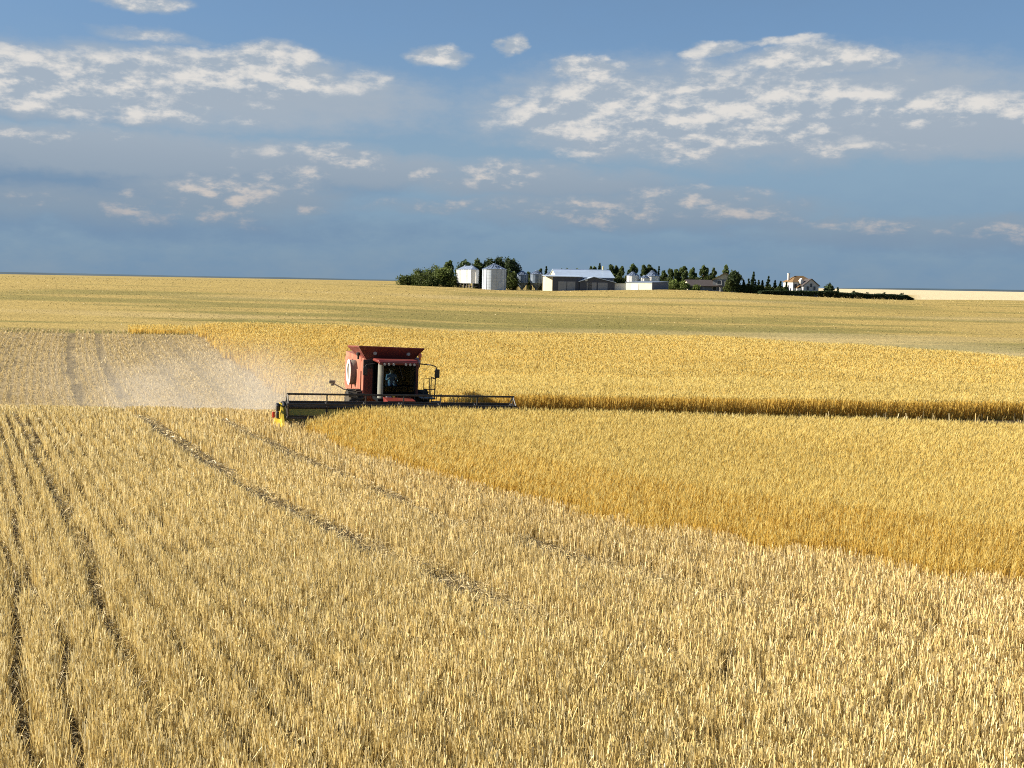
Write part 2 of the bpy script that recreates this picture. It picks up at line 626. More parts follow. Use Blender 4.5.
# ================================================================== GROUND
def build_ground():
    ys = np.concatenate([np.arange(-60, 10, 5.), np.arange(10, 160, .75), np.arange(160, 330, 1.25), np.geomspace(331, 1500, 70), np.geomspace(1600, 30000, 24)])
    s = np.linspace(-1, 1, 341)
    s = np.sign(s) * (np.abs(s) ** 1.25)
    half = np.maximum(70, np.abs(ys) * .95)
    X = s[None, :] * half[:, None]
    Y = np.repeat(ys[:, None], len(s), 1)
    Z = Hn(X, Y)
    x, y = X.ravel(), Y.ravel()
    u, phi, dx, dy = passcoord(x, y)
    tm = trackmask(x, y, u, phi)
    near = mixn = vnoise(x, y, .9, 3, 4)
    soil = np.array([.055, .040, .024])
    litter = np.array([.21, .155, .07])
    c = soil + (litter - soil) * np.clip(.15 + 1.0 * (near - .2), 0, 1)[:, None]
    c = c * (1 - tm[:, None] * .55) + np.array([.06, .048, .036]) * tm[:, None] * .55
    # the dusty stubble slope behind the crest
    slope = np.array([.32, .245, .13])
    k = (sstep(60, 76, y) * (y < 158)) * (~in_far_crop(x, y))
    cs = slope * (.8 + .4 * vnoise(x, y, .25, 21, 4))[:, None]
    cs = cs * (1 - tm[:, None] * .5)
    c = c * (1 - k[:, None]) + cs * k[:, None]
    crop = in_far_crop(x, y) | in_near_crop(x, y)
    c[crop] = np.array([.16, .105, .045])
    lane = (x > HX1) & (y > 44) & (y < 63) & ~crop
    c[lane] = np.array([.07, .052, .030])  # soil darkened to paint in the shade along the lane
    # fields beyond: pale gold with green regrowth in streaks
    back = np.interp(x / np.maximum(y, 1), [-.9, -.28, -.2, .17, .47, .7], [138, 140, 150, 150, 118, 100])
    k = sstep(0, 3, y - back)
    gold = np.array([.36, .268, .092])
    green = np.array([.15, .143, .043])
    pale = np.array([.39, .305, .145])
    gr = regrowth(x, y)
    fade = 1 - .55 * sstep(238, 285, y)
    cf = gold + (green - gold) * (gr * .85 * fade)[:, None]
    pl = sstep(.55, .75, vnoise(x * .12, y * .8, .09, 36, 3))
    cf = cf + (pale - cf) * (pl * .5)[:, None]
    # a pale cut strip running off to the east
    st = np.interp(x / np.maximum(y, 1), [-.05, .15, .47, .7], [0, .0, 1, 1]) * (1 - sstep(12, 42, y - back)) * (vnoise(x * .2, y, .15, 37, 2) * .6 + .55)
    cf = cf + (np.array([.47, .385, .21]) - cf) * np.clip(st * .8, 0, 1)[:, None]
    cf *= (.86 + .28 * vnoise(x * .5, y * 2, .35, 39, 3))[:, None]
    c = c * (1 - k[:, None]) + cf * k[:, None]
    # farther still: the pale grain field in the east
    k = np.maximum(sstep(420, 470, y) * sstep(.15, .2, x / np.maximum(y, 1)), sstep(300, 312, y) * sstep(.355, .37, x / np.maximum(y, 1)))
    c = c * (1 - k[:, None]) + np.array([.60, .50, .32]) * k[:, None]
    yard = (1 - sstep(8, 16, np.abs(y - 305))) * sstep(-40, -34, x) * (1 - sstep(78, 84, x))
    c = c * (1 - .8 * yard[:, None]) + np.array([.16, .15, .07]) * (.8 * yard[:, None])
    nr, nc = X.shape
    idx = np.arange(nr * nc).reshape(nr, nc)
    quads = np.stack([idx[:-1, :-1], idx[:-1, 1:], idx[1:, 1:], idx[1:, :-1]], -1).reshape(-1, 4)
    o = np_mesh('ground', np.stack([x, y, Z.ravel()], 1), quads, None, M['ground'])
    a = o.data.attributes.new('field_colour', 'FLOAT_COLOR', 'POINT')
    c4 = np.ones((len(c), 4), np.float32)
    c4[:, :3] = c
    a.data.foreach_set('color', c4.ravel())
    o.data.polygons.foreach_set('use_smooth', [True] * len(o.data.polygons))
    tag(o, 'rolling harvested grain fields with wheel tracks under the whole farm', 'ground', kind='structure')


build_ground()

# distant hills, rounded ridges several kilometres off
def build_hills():
    for (x0, x1, y0, tops, lab) in (
            (-6200, 700, 8200, 20, 'long low haze-blue hills on the skyline beyond the stubble'),
            (2300, 4300, 7400, 16, 'low dark hills on the skyline behind the hedge')):
        n, mrow = 120, 9
        xs = np.linspace(x0, x1, n)
        V, Q = [], []
        prof = vnoise(xs, xs * 0, .0011, 51 + int(y0), 5)
        env = sstep(0, .12, (xs - x0) / (x1 - x0)) * (1 - sstep(.8, 1, (xs - x0) / (x1 - x0)))
        hh = tops * (.35 + 1.0 * prof) * env
        for j in range(mrow):
            t = j / (mrow - 1)
            V.append(np.stack([xs, y0 + 1500 * t + 0 * xs, -3 + (hh + 6) * np.sin(math.pi * t)], 1))
        idx = np.arange(n * mrow).reshape(mrow, n)
        Q = np.stack([idx[:-1, :-1], idx[:-1, 1:], idx[1:, 1:], idx[1:, :-1]], -1).reshape(-1, 4)
        o = np_mesh('hills', np.concatenate(V), Q, None, M['hill'])
        tag(o, lab, 'hills', kind='structure')


build_hills()


# ================================================================== STUBBLE AND CROP
def sample(n, y0, y1, a0, a1, power=1.0):
    """random ground points in a wedge; density falls as y**-power (per square metre)"""
    t = RNG.random(n)
    e = 2 - power
    y = (y0 ** e + (y1 ** e - y0 ** e) * t) ** (1 / e)
    b = RNG.uniform(a0, a1, n)
    return b * y, y


def snap_rows(x, y, spacing, jitter):
    u, phi, dx, dy = passcoord(x, y)
    tgt = np.round(u / spacing) * spacing + RNG.normal(0, 1, len(x)) * jitter
    return x + dx * (tgt - u), y + dy * (tgt - u)


STRAW = [(0.652, 0.515, 0.221), (0.722, 0.596, 0.307), (0.534, 0.404, 0.16), (0.815, 0.713, 0.442), (0.361, 0.258, 0.1)]


def build_stubble():
    parts = []
    # near stubble
    for (n, y0, y1, seg, wmul) in ((205000, 10.5, 22, 2, 1.0), (210000, 22, 36, 2, 1.0), (230000, 36, 60, 1, 1.0)):
        a = .76 if y0 < 20 else .58
        x, y = sample(n, y0, y1, -a, a, 1.0)
        x, y = snap_rows(x, y, .40, np.interp(y, [12, 20, 28, 42], [.135, .115, .08, .038]))
        u, phi, dx, dy = passcoord(x, y)
        tm = trackmask(x, y, u, phi)
        keep = ~in_near_crop(x, y) & ~in_far_crop(x, y)
        keep &= RNG.random(n) > tm * .93
        lane_ = (x > HX1 - .5) & (y > 44) & (y < 63)
        keep &= (RNG.random(n) < .01) | ~lane_
        # bare spots
        keep &= RNG.random(n) < np.clip(.62 + 1.5 * (vnoise(x, y, 1.3, 71, 2) - .3) + 1.3 * (vnoise(x, y, 4.5, 79, 2) - .45), .1, 1)
        x, y, tm, u = x[keep], y[keep], tm[keep], u[keep]
        k = len(x)
        z = Hn(x, y)
        h = (.31 + .14 * vnoise(x, y, .5, 72, 2)) * RNG.uniform(.6, 1.25, k) * (1 - .7 * tm)
        # the lane just opened and the last pass lie flatter
        w = np.maximum(.0175 if y0 < 20 else .0145, y * .00064) * RNG.uniform(.7, 1.5, k)
        lean = RNG.normal(0, .12, (k, 2))
        bent = RNG.random(k) < .10
        lean[bent] *= 4.5
        lean = np.clip(lean, -1.1, 1.1)
        col = mixcol(k, STRAW, [5, 5, 3, 2.2, 1.6], .14)
        warm = vnoise(x, y, .12, 73, 3)
        pinkish = np.clip(1 - (u - 39.6) / 7, 0, 1) * .8
        col = col * (np.array([1, 1, 1]) + (np.array([.99, .96, .97]) - 1) * pinkish[:, None])
        col = col * (.9 + .22 * warm)[:, None]
        parts.append(stems(np.stack([x, y, z], 1), h, w, lean, RNG.uniform(0, math.pi, k), col, seg))
    # loose straw lying on the ground
    n = 34000
    x, y = sample(n, 10.5, 50, -.58, .58, 1.2)
    keep = ~in_near_crop(x, y)
    x, y = x[keep], y[keep]
    xt, yt = sample(260000, 12, 52, -.56, .4, 1.0)
    ut, st_, _, _ = passcoord(xt, yt)
    kt = (trackmask(xt, yt, ut, st_) > .35) & ~in_near_crop(xt, yt)
    x, y = np.concatenate([x, xt[kt][:14000]]), np.concatenate([y, yt[kt][:14000]])
    n = len(x)
    ang = RNG.uniform(0, 2 * math.pi, n)
    ln = RNG.uniform(.06, .22, n)
    w = np.maximum(.006, y * .0004) * RNG.uniform(.6, 1.4, n)
    z = Hn(x, y) + RNG.uniform(.01, .22, n)
    d = np.stack([np.cos(ang), np.sin(ang), RNG.normal(0, .35, n)], 1) * ln[:, None] * .5
    s = np.stack([-np.sin(ang) * w * .5, np.cos(ang) * w * .5, RNG.normal(0, .3, n) * w], 1)
    p = np.stack([x, y, z], 1)
    v = np.stack([p - d - s, p - d + s, p + d + s, p + d - s], 1).reshape(-1, 3)
    q = np.arange(n * 4).reshape(n, 4)
    c = np.repeat(mixcol(n, [(.52, .41, .20), (.62, .52, .31), (.42, .31, .14)], [3, 2, 2], .15), 4, 0)
    parts.append((v, q, c))
    v, q, c = join_arrays(parts)
    o = np_mesh('stubble', v, q, c, M['straw'])
    tag(o, 'cut straw stubble in drilled rows covering the near field', 'stubble', kind='stuff')

    # the slope behind the crest
    n = 150000
    x, y = sample(n + 60000, 66, 146, -.66, .12, 1.0)
    x, y = snap_rows(x, y, .62, .115)
    u, phi, dx, dy = passcoord(x, y)
    tm = trackmask(x, y, u, phi)
    keep = ~in_far_crop(x, y) & (RNG.random(len(x)) > tm * .95)
    keep &= RNG.random(len(x)) < np.clip(.4 + 1.6 * (vnoise(x, y, .5, 75, 3) - .3), .1, 1)
    x, y = x[keep], y[keep]
    k = len(x)
    h = RNG.uniform(.12, .25, k)
    w = y * .00062 * RNG.uniform(.7, 1.4, k)
    col = mixcol(k, [(.54, .42, .20), (.59, .48, .26), (.47, .36, .165)], [3, 3, 2], .1)
    v, q, c = stems(np.stack([x, y, Hn(x, y)], 1), h, w, RNG.normal(0, .15, (k, 2)), RNG.uniform(0, math.pi, k), col, 1)
    o = np_mesh('stubble', v, q, c, M['straw'])
    tag(o, 'short dusty stubble rows on the slope beyond the crest', 'stubble', kind='stuff')

    # thin regrowth and stubble on the far fields
    n = 26000
    x, y = sample(n, 100, 288, -.62, .66, 1.0)
    back = np.interp(x / y, [-.9, -.28, -.2, .17, .47, .7], [138, 140, 150, 150, 118, 100])
    keep = (y > back + 1) & ~in_far_crop(x, y)
    keep &= RNG.random(n) < np.clip(.25 + 2.2 * (vnoise(x * .2, y, .12, 77, 3) - .35), .05, 1)
    x, y = x[keep], y[keep]
    k = len(x)
    g = regrowth(x, y)
    col = mixcol(k, [(.36, .285, .11), (.40, .325, .14), (.32, .255, .09)], [3, 2, 2], .12)
    gc = np.array([.165, .16, .05]) * RNG.uniform(.8, 1.2, (k, 1))
    isg = (RNG.random(k) < g * .45)[:, None]
    col = np.where(isg, gc, col)
    v, q, c = stems(np.stack([x, y, Hn(x, y)], 1), RNG.uniform(.05, .12, k), y * .0008 * RNG.uniform(.6, 1.5, k),
                    RNG.normal(0, .3, (k, 2)), RNG.uniform(0, math.pi, k), col, 1)
    o = np_mesh('stubble', v, q, c, M['straw'])
    tag(o, 'thin pale stubble with green regrowth below the farmstead', 'stubble', kind='stuff')


build_stubble()

GRAIN = [(0.583, 0.392, 0.086), (0.621, 0.437, 0.11), (0.525, 0.335, 0.064), (0.652, 0.488, 0.156)]
EARS = [(0.573, 0.442, 0.141), (0.614, 0.496, 0.182), (0.533, 0.394, 0.113), (0.645, 0.55, 0.246)]


def crop_mesh(spec, pred, name, label, hbase, soft_edge=False, group=None):
    parts = []
    for (n, y0, y1, a0, a1, pw, seg, wk, hk) in spec:
        x, y = sample(n, y0, y1, a0, a1, pw)
        keep = pred(x, y)
        x, y = x[keep], y[keep]
        k = len(x)
        z = Hn(x, y)
        big = vnoise(x, y, .18, 81, 3)
        h = (hbase * (.86 + .26 * big)) * RNG.uniform(.88, 1.08, k)
        if not soft_edge:
            uu = passcoord(x, y)[0]
            h = h * np.where(uu > 31.2, .55, .5 + .5 * np.clip((30.6 - uu) / 3.5, 0, 1))
            thin = RNG.random(k) < np.where(uu > 31.2, .7, .35 + .65 * np.clip((30.6 - uu) / 3.5, 0, 1))
            x, y, z, h, big = x[thin], y[thin], z[thin], h[thin], big[thin]
            k = len(x)
        if soft_edge:
            uu = passcoord(x, y)[0]
            e_ = np.clip((40.5 - uu) / 3.2, 0, 1)
            h = h * (.42 + .58 * e_) * np.where(e_ < 1, RNG.uniform(.75, 1.15, k), 1)
            thin = RNG.random(k) < .35 + .65 * e_
            x, y, z, h, big = x[thin], y[thin], z[thin], h[thin], big[thin]
            k = len(x)
        w = np.maximum(.010, y * wk) * RNG.uniform(.7, 1.4, k)
        wind = np.stack([.09 + .22 * (vnoise(x, y, .12, 83, 2) - .5), -.04 + .2 * (vnoise(x, y, .12, 84, 2) - .5)], 1)
        lean = wind + RNG.normal(0, .085, (k, 2))
        col = mixcol(k, GRAIN, [4, 4, 2.5, 1.5], .07)
        hc = mixcol(k, EARS, [4, 4, 2.5, 1.3], .06)
        tone = (.94 + .12 * vnoise(x, y, .12, 85, 2))[:, None]
        parts.append(stems(np.stack([x, y, z], 1), h, w, lean, RNG.normal(-.785, .6, k), col * tone, seg,
                           (np.full(k, .17), np.maximum(.012, y * hk)), hc * tone))
    v, q, c = join_arrays(parts)
    o = np_mesh(name, v, q, c, M['crop'])
    tag(o, label, 'grain crop', group, 'stuff')


crop_mesh([(430000, 15, 50, -.25, .76, .9, 2, .00042, .00048)], in_near_crop, 'standing_grain',
          'ripe golden grain standing in front of the combine header', .90, True)
crop_mesh([(210000, 54.5, 80, -.33, .62, 1.0, 1, .0005, .00055), (260000, 80, 152, -.40, .62, 1.0, 1, .00052, .0006)], in_far_crop, 'standing_grain',
          'broad block of ripe golden grain behind the shaded cut lane', 1.0)


# ================================================================== COMBINE HARVESTER
CO = Vector((-6.05, 53.2, -.58))
CROT = Matrix.Translation(CO) @ Matrix.Rotation(R(17), 4, 'Z') @ Matrix.Rotation(R(1.5), 4, 'Y')
comb = thing('combine_harvester', 'dusty red combine harvester with a wide black reel header cutting the golden grain', 'combine harvester', CO)
comb.rotation_euler = (Matrix.Rotation(R(17), 3, 'Z') @ Matrix.Rotation(R(1.5), 3, 'Y')).to_euler()

# body shell: rounded front corner on the sunny side, stepped rear
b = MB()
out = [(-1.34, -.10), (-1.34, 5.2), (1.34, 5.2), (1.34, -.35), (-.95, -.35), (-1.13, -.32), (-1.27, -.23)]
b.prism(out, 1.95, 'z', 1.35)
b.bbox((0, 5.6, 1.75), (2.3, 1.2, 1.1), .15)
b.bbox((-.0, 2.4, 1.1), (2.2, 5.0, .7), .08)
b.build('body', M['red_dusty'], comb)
# side panels (service doors) proud of the shell
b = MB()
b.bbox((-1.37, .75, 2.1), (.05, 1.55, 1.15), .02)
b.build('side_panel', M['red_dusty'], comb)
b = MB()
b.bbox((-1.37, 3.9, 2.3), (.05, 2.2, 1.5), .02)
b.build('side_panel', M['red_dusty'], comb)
# front bulkhead beside the cab, with a dark air opening
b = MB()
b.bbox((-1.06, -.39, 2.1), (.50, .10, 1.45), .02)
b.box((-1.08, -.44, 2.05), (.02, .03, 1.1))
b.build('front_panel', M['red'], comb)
b = MB()
b.bbox((-1.02, -.41, 3.03), (.62, .08, .42), .02)
for k in range(4):
    b.box((-1.02, -.46, 2.9 + k * .09), (.56, .02, .025))
b.build('air_opening', M['black'], comb)
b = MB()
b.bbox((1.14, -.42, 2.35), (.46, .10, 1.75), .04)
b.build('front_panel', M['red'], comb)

# rotary air screen on the side
b = MB()
b.lathe([(.60, -1.42), (.62, -1.50), (.62, -1.70), (.60, -1.74)], 32, (.08, 1.75, 2.46), 'x')
scr = b.build('air_screen', M['mesh_grey'], comb, True)
b = MB()
n = 32
b.lathe([(.42, -1.745), (.63, -1.745), (.64, -1.78), (.60, -1.80), (.44, -1.79), (.42, -1.745)], n, (.08, 1.75, 2.46), 'x', cap=False)
b.build('screen_rim', M['white_part'], scr, True)

# grain tank extension: flared hopper with an open top
b = MB()
B0, B1 = (-1.12, -.25, 3.22), (1.06, 2.5, 3.22)
T0, T1 = (-1.58, -.70, 3.88), (1.54, 2.9, 3.84)


def flare(p0, p1, q0, q1, inset):
    lo = [(p0[0], p0[1], p0[2]), (p1[0], p0[1], p0[2]), (p1[0], p1[1], p0[2]), (p0[0], p1[1], p0[2])]
    hi = [(q0[0], q0[1], q0[2]), (q1[0], q0[1], q1[2]), (q1[0], q1[1], q1[2] - .2), (q0[0], q1[1], q0[2] - .2)]
    return lo, hi


lo, hi = flare(B0, B1, T0, T1, 0)
for k in range(4):
    j = (k + 1) % 4
    b.slab(lo[k], lo[j], hi[j], hi[k], .035)
b.build('grain_tank', M['red_tank'], comb)
tank = [o for o in comb.children if o.name.startswith('grain_tank')][0]
b = MB()
for k in range(4):
    j = (k + 1) % 4
    b.tube([hi[k], hi[j]], .035, 6)
b.build('tank_rim', M['red_tank'], tank)
b = MB()
b.bbox((0, 1.2, 3.24), (2.4, 2.9, .12), .02)
b.build('tank_deck', M['red_tank'], comb)
b = MB()
b.slab((-1.11, -.24, 3.31), (1.05, -.24, 3.31), (1.05, 2.48, 3.31), (-1.11, 2.48, 3.31), .05)
b.build('grain_load', M['olive'], tank)
for sx in (-.80, .82):
    b = MB()
    b.lathe([(.075, -.73), (.10, -.68), (.10, -.60), (.05, -.54)], 14, (sx, .13, 3.56), 'y')
    b.build('tank_lamp', M['lens'], tank, True)

# cab: frame posts, roof, glass, seat, wheel
cab = MB()
CXa, CXb, CYf, CYb, CZ0, CZ1 = -.82, .92, -1.95, -.44, 1.52, 3.20
for x, y in ((CXa, CYb), (CXb, CYb)):
    cab.tube([(x, y, CZ0), (x, y, CZ1)], .05, 8)
cab.tube([(CXb, CYf + .12, CZ0), (CXb - .02, CYf + .2, CZ1)], .045, 8)
cab.bbox((.05, -1.2, CZ0 - .07), (1.84, 1.62, .16), .04)
cab.bbox((.05, -.42, 2.3), (1.70, .05, 1.6), .01)
cabo = cab.build('cab', M['cab_dark'], comb)
# broad curved corner pillar on the sunny side (dusty curved glass edge, its reflection painted grey)
b = MB()
vs = []
for k in range(9):
    t = k / 8 * math.pi / 2
    vs.append((CXa + .20 - .22 * math.cos(t), CYf + .26 - .24 * math.sin(t)))
inner = [(CXa + .20 - .19 * math.cos(k / 8 * math.pi / 2), CYf + .26 - .21 * math.sin(k / 8 * math.pi / 2)) for k in range(9)]
b.prism(vs + inner[::-1], 1.62, 'z', CZ0 + .02)
b.build('corner_pillar', paint('dusty grey glass reflection', (.20, .21, .19), .35, 0, .12, 4, .5, (.3, .25, .16), .4), cabo)
b = MB()
b.bbox((.05, -1.22, 3.27), (1.92, 1.75, .15), .06)
b.bbox((.05, -2.08, 3.21), (1.86, .20, .16), .05)
roof = b.build('cab_roof', M['red'], comb)
for x in (-.62, -.42, -.20, .38, .58, .78):
    b = MB()
    b.lathe([(.055, -2.23), (.062, -2.20), (.062, -2.16), (.03, -2.12)], 12, (x, 0, 3.16), 'y')
    b.build('roof_lamp', M['lens'], roof, True)
b = MB()
b.quad((CXa + .22, CYf + .02, CZ0 + .05), (CXb - .05, CYf + .10, CZ0 + .05), (CXb - .06, CYf + .13, CZ1 - .02), (CXa + .22, CYf + .05, CZ1 - .02))
b.build('windscreen', M['glass'], cabo)
b = MB()
b.quad((CXa, CYf + .3, CZ0 + .05), (CXa, CYb - .05, CZ0 + .05), (CXa, CYb - .05, CZ1 - .02), (CXa, CYf + .3, CZ1 - .02))
b.build('side_window', M['glass'], cabo)
b = MB()
b.quad((CXb, CYf + .3, CZ0 + .05), (CXb, CYb - .05, CZ0 + .05), (CXb, CYb - .05, CZ1 - .02), (CXb, CYf + .3, CZ1 - .02))
b.build('side_window', M['glass'], cabo)
b = MB()
b.bbox((-.06, -.95, 1.98), (.52, .50, .14), .05)
b.bbox((-.06, -.72, 2.36), (.50, .13, .70), .05, Matrix.Rotation(R(-8), 3, 'X'))
b.box((-.06, -.95, 1.72), (.3, .3, .42))
b.build('seat', M['seat'], cabo)
b = MB()
b.tube([(.03, -1.62, 1.6), (.01, -1.50, 2.15), (0, -1.40, 2.34)], .05, 8)
rim = []
for k in range(21):
    t = 2 * math.pi * k / 20
    rim.append(Vector((-.02 + .2 * math.cos(t), -1.38 + .13 * math.sin(t), 2.36 + .13 * math.sin(t))))
b.tube(rim, .016, 6)
b.build('steering_wheel', M['steel'], cabo)

b = MB()
b.bbox((.02, -1.72, 1.82), (1.2, .22, .58), .06)
b.bbox((.34, -1.0, 2.10), (.22, .55, .30), .05)
b.build('console', M['cab_dark'], cabo)
# wiper and lamps low on the windscreen
b = MB()
b.tube([(.1, -1.95, 3.1), (.30, -1.97, 2.5)], .012, 5)
b.build('wiper', M['black'], cabo)
for x, z in ((-.42, 1.66), (-.28, 1.60), (-.12, 1.66)):
    b = MB()
    b.lathe([(.06, -2.08), (.07, -2.04), (.07, -1.98), (.03, -1.95)], 12, (x, 0, z), 'y')
    b.build('front_lamp', M['lens'] if x != -.12 else M['yellow'], comb, True)

# wheels
def wheel(name, c, r, w, parent):
    m = MB()
    prof = [(r * .55, -w / 2 + .03), (r * .8, -w / 2), (r * .95, -w / 2 + .04), (r, -w / 2 + .12), (r, w / 2 - .12), (r * .95, w / 2 - .04), (r * .8, w / 2), (r * .55, w / 2 - .03)]
    m.lathe(prof, 40, c, 'x')
    for k in range(22):
        for s in (-1, 1):
            t = 2 * math.pi * (k + (.5 if s > 0 else 0)) / 22
            rot = Matrix.Rotation(-t, 3, 'X') @ Matrix.Rotation(R(25) * s, 3, 'Z')
            p = Vector((c[0] + s * w * .23, c[1] + math.sin(t) * r, c[2] + math.cos(t) * r))
            m.box(p, (w * .5, .07, .09), rot)
    o = m.build('wheel', M['rubber'], parent, False)
    m = MB()
    for s in (-1, 1):
        m.lathe([(r * .56, s * (w / 2 - .05)), (r * .5, s * (w / 2 - .09)), (r * .2, s * (w / 2 - .12)), (r * .16, s * (w / 2)), (.02, s * (w / 2 + .01))], 28, c, 'x', cap=False)
    m.build('rim', M['rim'], o, True)
    return o


for sx in (-1.62, 1.58):
    wheel('wheel', (sx, .1, .87), .87, .78, comb)
for sx in (-1.2, 1.2):
    wheel('wheel', (sx, 4.2, .62), .62, .45, comb)
b = MB()
b.tube([(-1.5, .1, .95), (1.5, .1, .95)], .16, 10)
b.build('axle', M['black'], comb)
b = MB()
b.tube([(-1.2, 4.2, .62), (1.2, 4.2, .62)], .10, 10)
b.build('axle', M['black'], comb)

# feeder house to the header
b = MB()
b.prism([(-.5, 1.7), (-.4, 1.05), (-3.0, .85), (-3.1, 1.55)], 1.3, 'x', -.6)
b.build('feeder_house', M['red'], comb)

# ladder platform, rails, mirrors on the far side
b = MB()
b.bbox((1.66, -.9, 1.50), (.72, 1.15, .06), .01)
for k in range(4):
    b.box((2.05, -1.35, .55 + k * .27), (.45, .22, .04))
b.tube([(1.83, -1.42, .5), (1.83, -1.42, 1.5)], .02, 6)
b.tube([(2.27, -1.42, .5), (2.27, -1.42, 1.5)], .02, 6)
b.build('platform', M['black'], comb)
b = MB()
P = [(1.40, -1.3, 2.52), (1.40, -1.3, 1.55)]
b.tube([(1.98, -1.4, 1.5), (2.0, -1.4, 2.6), (2.02, -1.4, 3.0)], .028, 8)
b.tube([(1.72, -1.4, 1.5), (1.72, -1.4, 2.46), (2.0, -1.4, 2.46)], .022, 8)
b.tube([(1.44, -1.4, 1.5), (1.44, -1.4, 2.46), (1.72, -1.4, 2.46)], .022, 8)
b.tube([(1.44, -1.4, 1.95), (2.0, -1.4, 1.95)], .022, 8)
b.tube([(2.0, -.5, 1.5), (2.0, -.5, 2.46), (2.0, -1.4, 2.46)], .022, 8)
b.tube([(2.08, -1.4, 1.5), (2.14, -1.4, 1.68), (2.32, -1.4, 1.70), (2.42, -1.4, 1.55)], .022, 8)
b.build('handrail', M['black'], comb)
b = MB()
b.tube([(1.25, -.9, 3.13), (1.75, -1.35, 3.12), (1.98, -1.45, 3.05), (2.05, -1.48, 2.85)], .028, 8)
b.bbox((2.05, -1.50, 2.72), (.24, .08, .42), .04)
b.build('mirror', M['black'], comb)
b = MB()
b.tube([(-.9, -1.2, 3.12), (-1.30, -1.2, 3.05), (-1.36, -1.22, 2.98)], .025, 8)
b.bbox((-1.36, -1.23, 2.76), (.22, .09, .42), .04)
b.build('mirror', M['black'], comb)
b = MB()
b.tube([(-1.34, 1.0, 1.62), (-2.0, 1.05, 1.66), (-2.40, 1.05, 1.88), (-2.55, 1.05, 1.95)], .03, 8)
arm = b.build('lamp_arm', M['rim'], comb)
b = MB()
b.bbox((-2.60, 1.03, 2.02), (.30, .10, .16), .03)
b.bbox((-2.57, 1.03, 1.88), (.16, .08, .10), .02)
b.build('marker_lamp', M['wood'], arm)
b = MB()
b.lathe([(.05, 3.3), (.05, 3.42), (.085, 3.42), (.085, 3.56), (.05, 3.62)], 14, (1.36, -.7, .0), 'z')
b.build('beacon', M['orange'], comb, True)
b = MB()
b.lathe([(.05, 3.22), (.05, 3.40), (.10, 3.40), (.10, 3.52), (.04, 3.56)], 12, (-1.50, .1, 0), 'z')
b.build('work_lamp', M['black'], comb, True)
b = MB()
b.tube([(1.45, .6, 2.9), (1.62, 1.2, 3.1), (1.66, 7.0, 3.05)], .2, 14)
b.build('unloading_auger', M['red'], comb, True)

# ---- header, header table with its ends, and the reel with its bats
HPOS = (-.20, -4.15, 1.42)
HW = 5.2
b = MB()
b.prism([(.55, .04), (.62, -.02), (.62, -1.15), (-.15, -1.36), (-.95, -1.46), (-.95, -1.42), (-.1, -1.24), (.52, -1.02)], HW * 2, 'x', -HW)
hdr = b.build('header', M['olive'], comb)
hdr.location = HPOS
b = MB()
b.tube([(-HW, .60, .02), (HW, .60, .02)], .09, 8)
b.tube([(-HW, .66, -.7), (HW, .66, -.7)], .08, 8)
for k in range(9):
    x = -HW + .1 + k * (2 * HW - .2) / 8
    b.box((x, .66, -.34), (.08, .08, .72))
b.build('back_frame', M['black'], hdr)
b = MB()
b.box((0, -.97, -1.44), (2 * HW, .06, .05))
for k in range(70):
    x = -HW + .08 + k * (2 * HW - .16) / 69
    b.box((x, -1.04, -1.44), (.02, .12, .03))
b.build('cutter_bar', M['steel'], hdr)
# reel
RR = .56
RY_ = -.62
b = MB()
b.tube([(-HW + .1, RY_, 0), (HW - .1, RY_, 0)], .085, 10)
reel = b.build('reel', M['black'], comb)
reel.location = HPOS
for k in range(5):
    t = math.pi / 2 + k * math.pi * .4
    m = MB()
    cy, cz = RY_ + RR * math.cos(t), RR * math.sin(t)
    m.bbox((0, cy, cz), (2 * HW - .15, .05, .085), .015)
    for j in range(52):
        x = -HW + .2 + j * (2 * HW - .4) / 51
        m.tube([(x, cy, cz), (x + .01, cy - .03, cz - .2)], .005, 4)
    m.build('bat', M['black'], reel)
for k in range(7):
    x = -HW + .12 + k * (2 * HW - .24) / 6
    m = MB()
    for j in range(5):
        t = math.pi / 2 + j * math.pi * .4
        t2 = t + math.pi * .4
        m.tube([(x, RY_, 0), (x, RY_ + RR * math.cos(t), RR * math.sin(t))], .03, 6)
        if k in (0, 6):
            m.tube([(x, RY_ + RR * math.cos(t), RR * math.sin(t)), (x, RY_ + RR * math.cos(t2), RR * math.sin(t2))], .03, 6)
    m.build('spider', M['black'], reel)
# reel arms from the back frame
for x in (-HW - .02, -.1, HW + .02):
    m = MB()
    m.tube([(x, .58, .05), (x, -.1, .16), (x, RY_ - .1, .03)], .05, 8)
    m.tube([(x, .50, -.35), (x, -.15, .10)], .035, 8)
    m.build('reel_arm', M['black'], reel)
# end sheets and dividers
for s in (-1, 1):
    m = MB()
    x = s * (HW + .05)
    m.prism([(.66, .05), (.66, -1.2), (-.2, -1.46), (-1.25, -1.52), (-1.55, -1.38), (-1.05, -.85), (-.25, -.35), (.2, -.02)], .12, 'x', x - .06)
    m.prism([(-.1, -.55), (-1.0, -1.0), (-1.9, -1.46), (-1.0, -1.56), (-.1, -1.5)], .34, 'x', x - .17 + s * .14)
    m.build('end_divider', M['yellow'], hdr)
    m = MB()
    m.bbox((s * (HW + .22), .1, -.52), (.12, .5, .5), .04)
    m.bbox((s * (HW + .20), .35, -.12), (.16, .34, .34), .05)
    m.bbox((s * (HW + .26), -.15, -.1), (.10, .3, .25), .04)
    m.build('drive_box', M['black'], hdr)
    m = MB()
    m.bbox((s * (HW + .40), .0, -.42), (.12, .10, .26), .03)
    m.build('marker_lamp', paint('red lamp lens', (.55, .04, .02), .3, 0, .05, 8, .6), hdr)

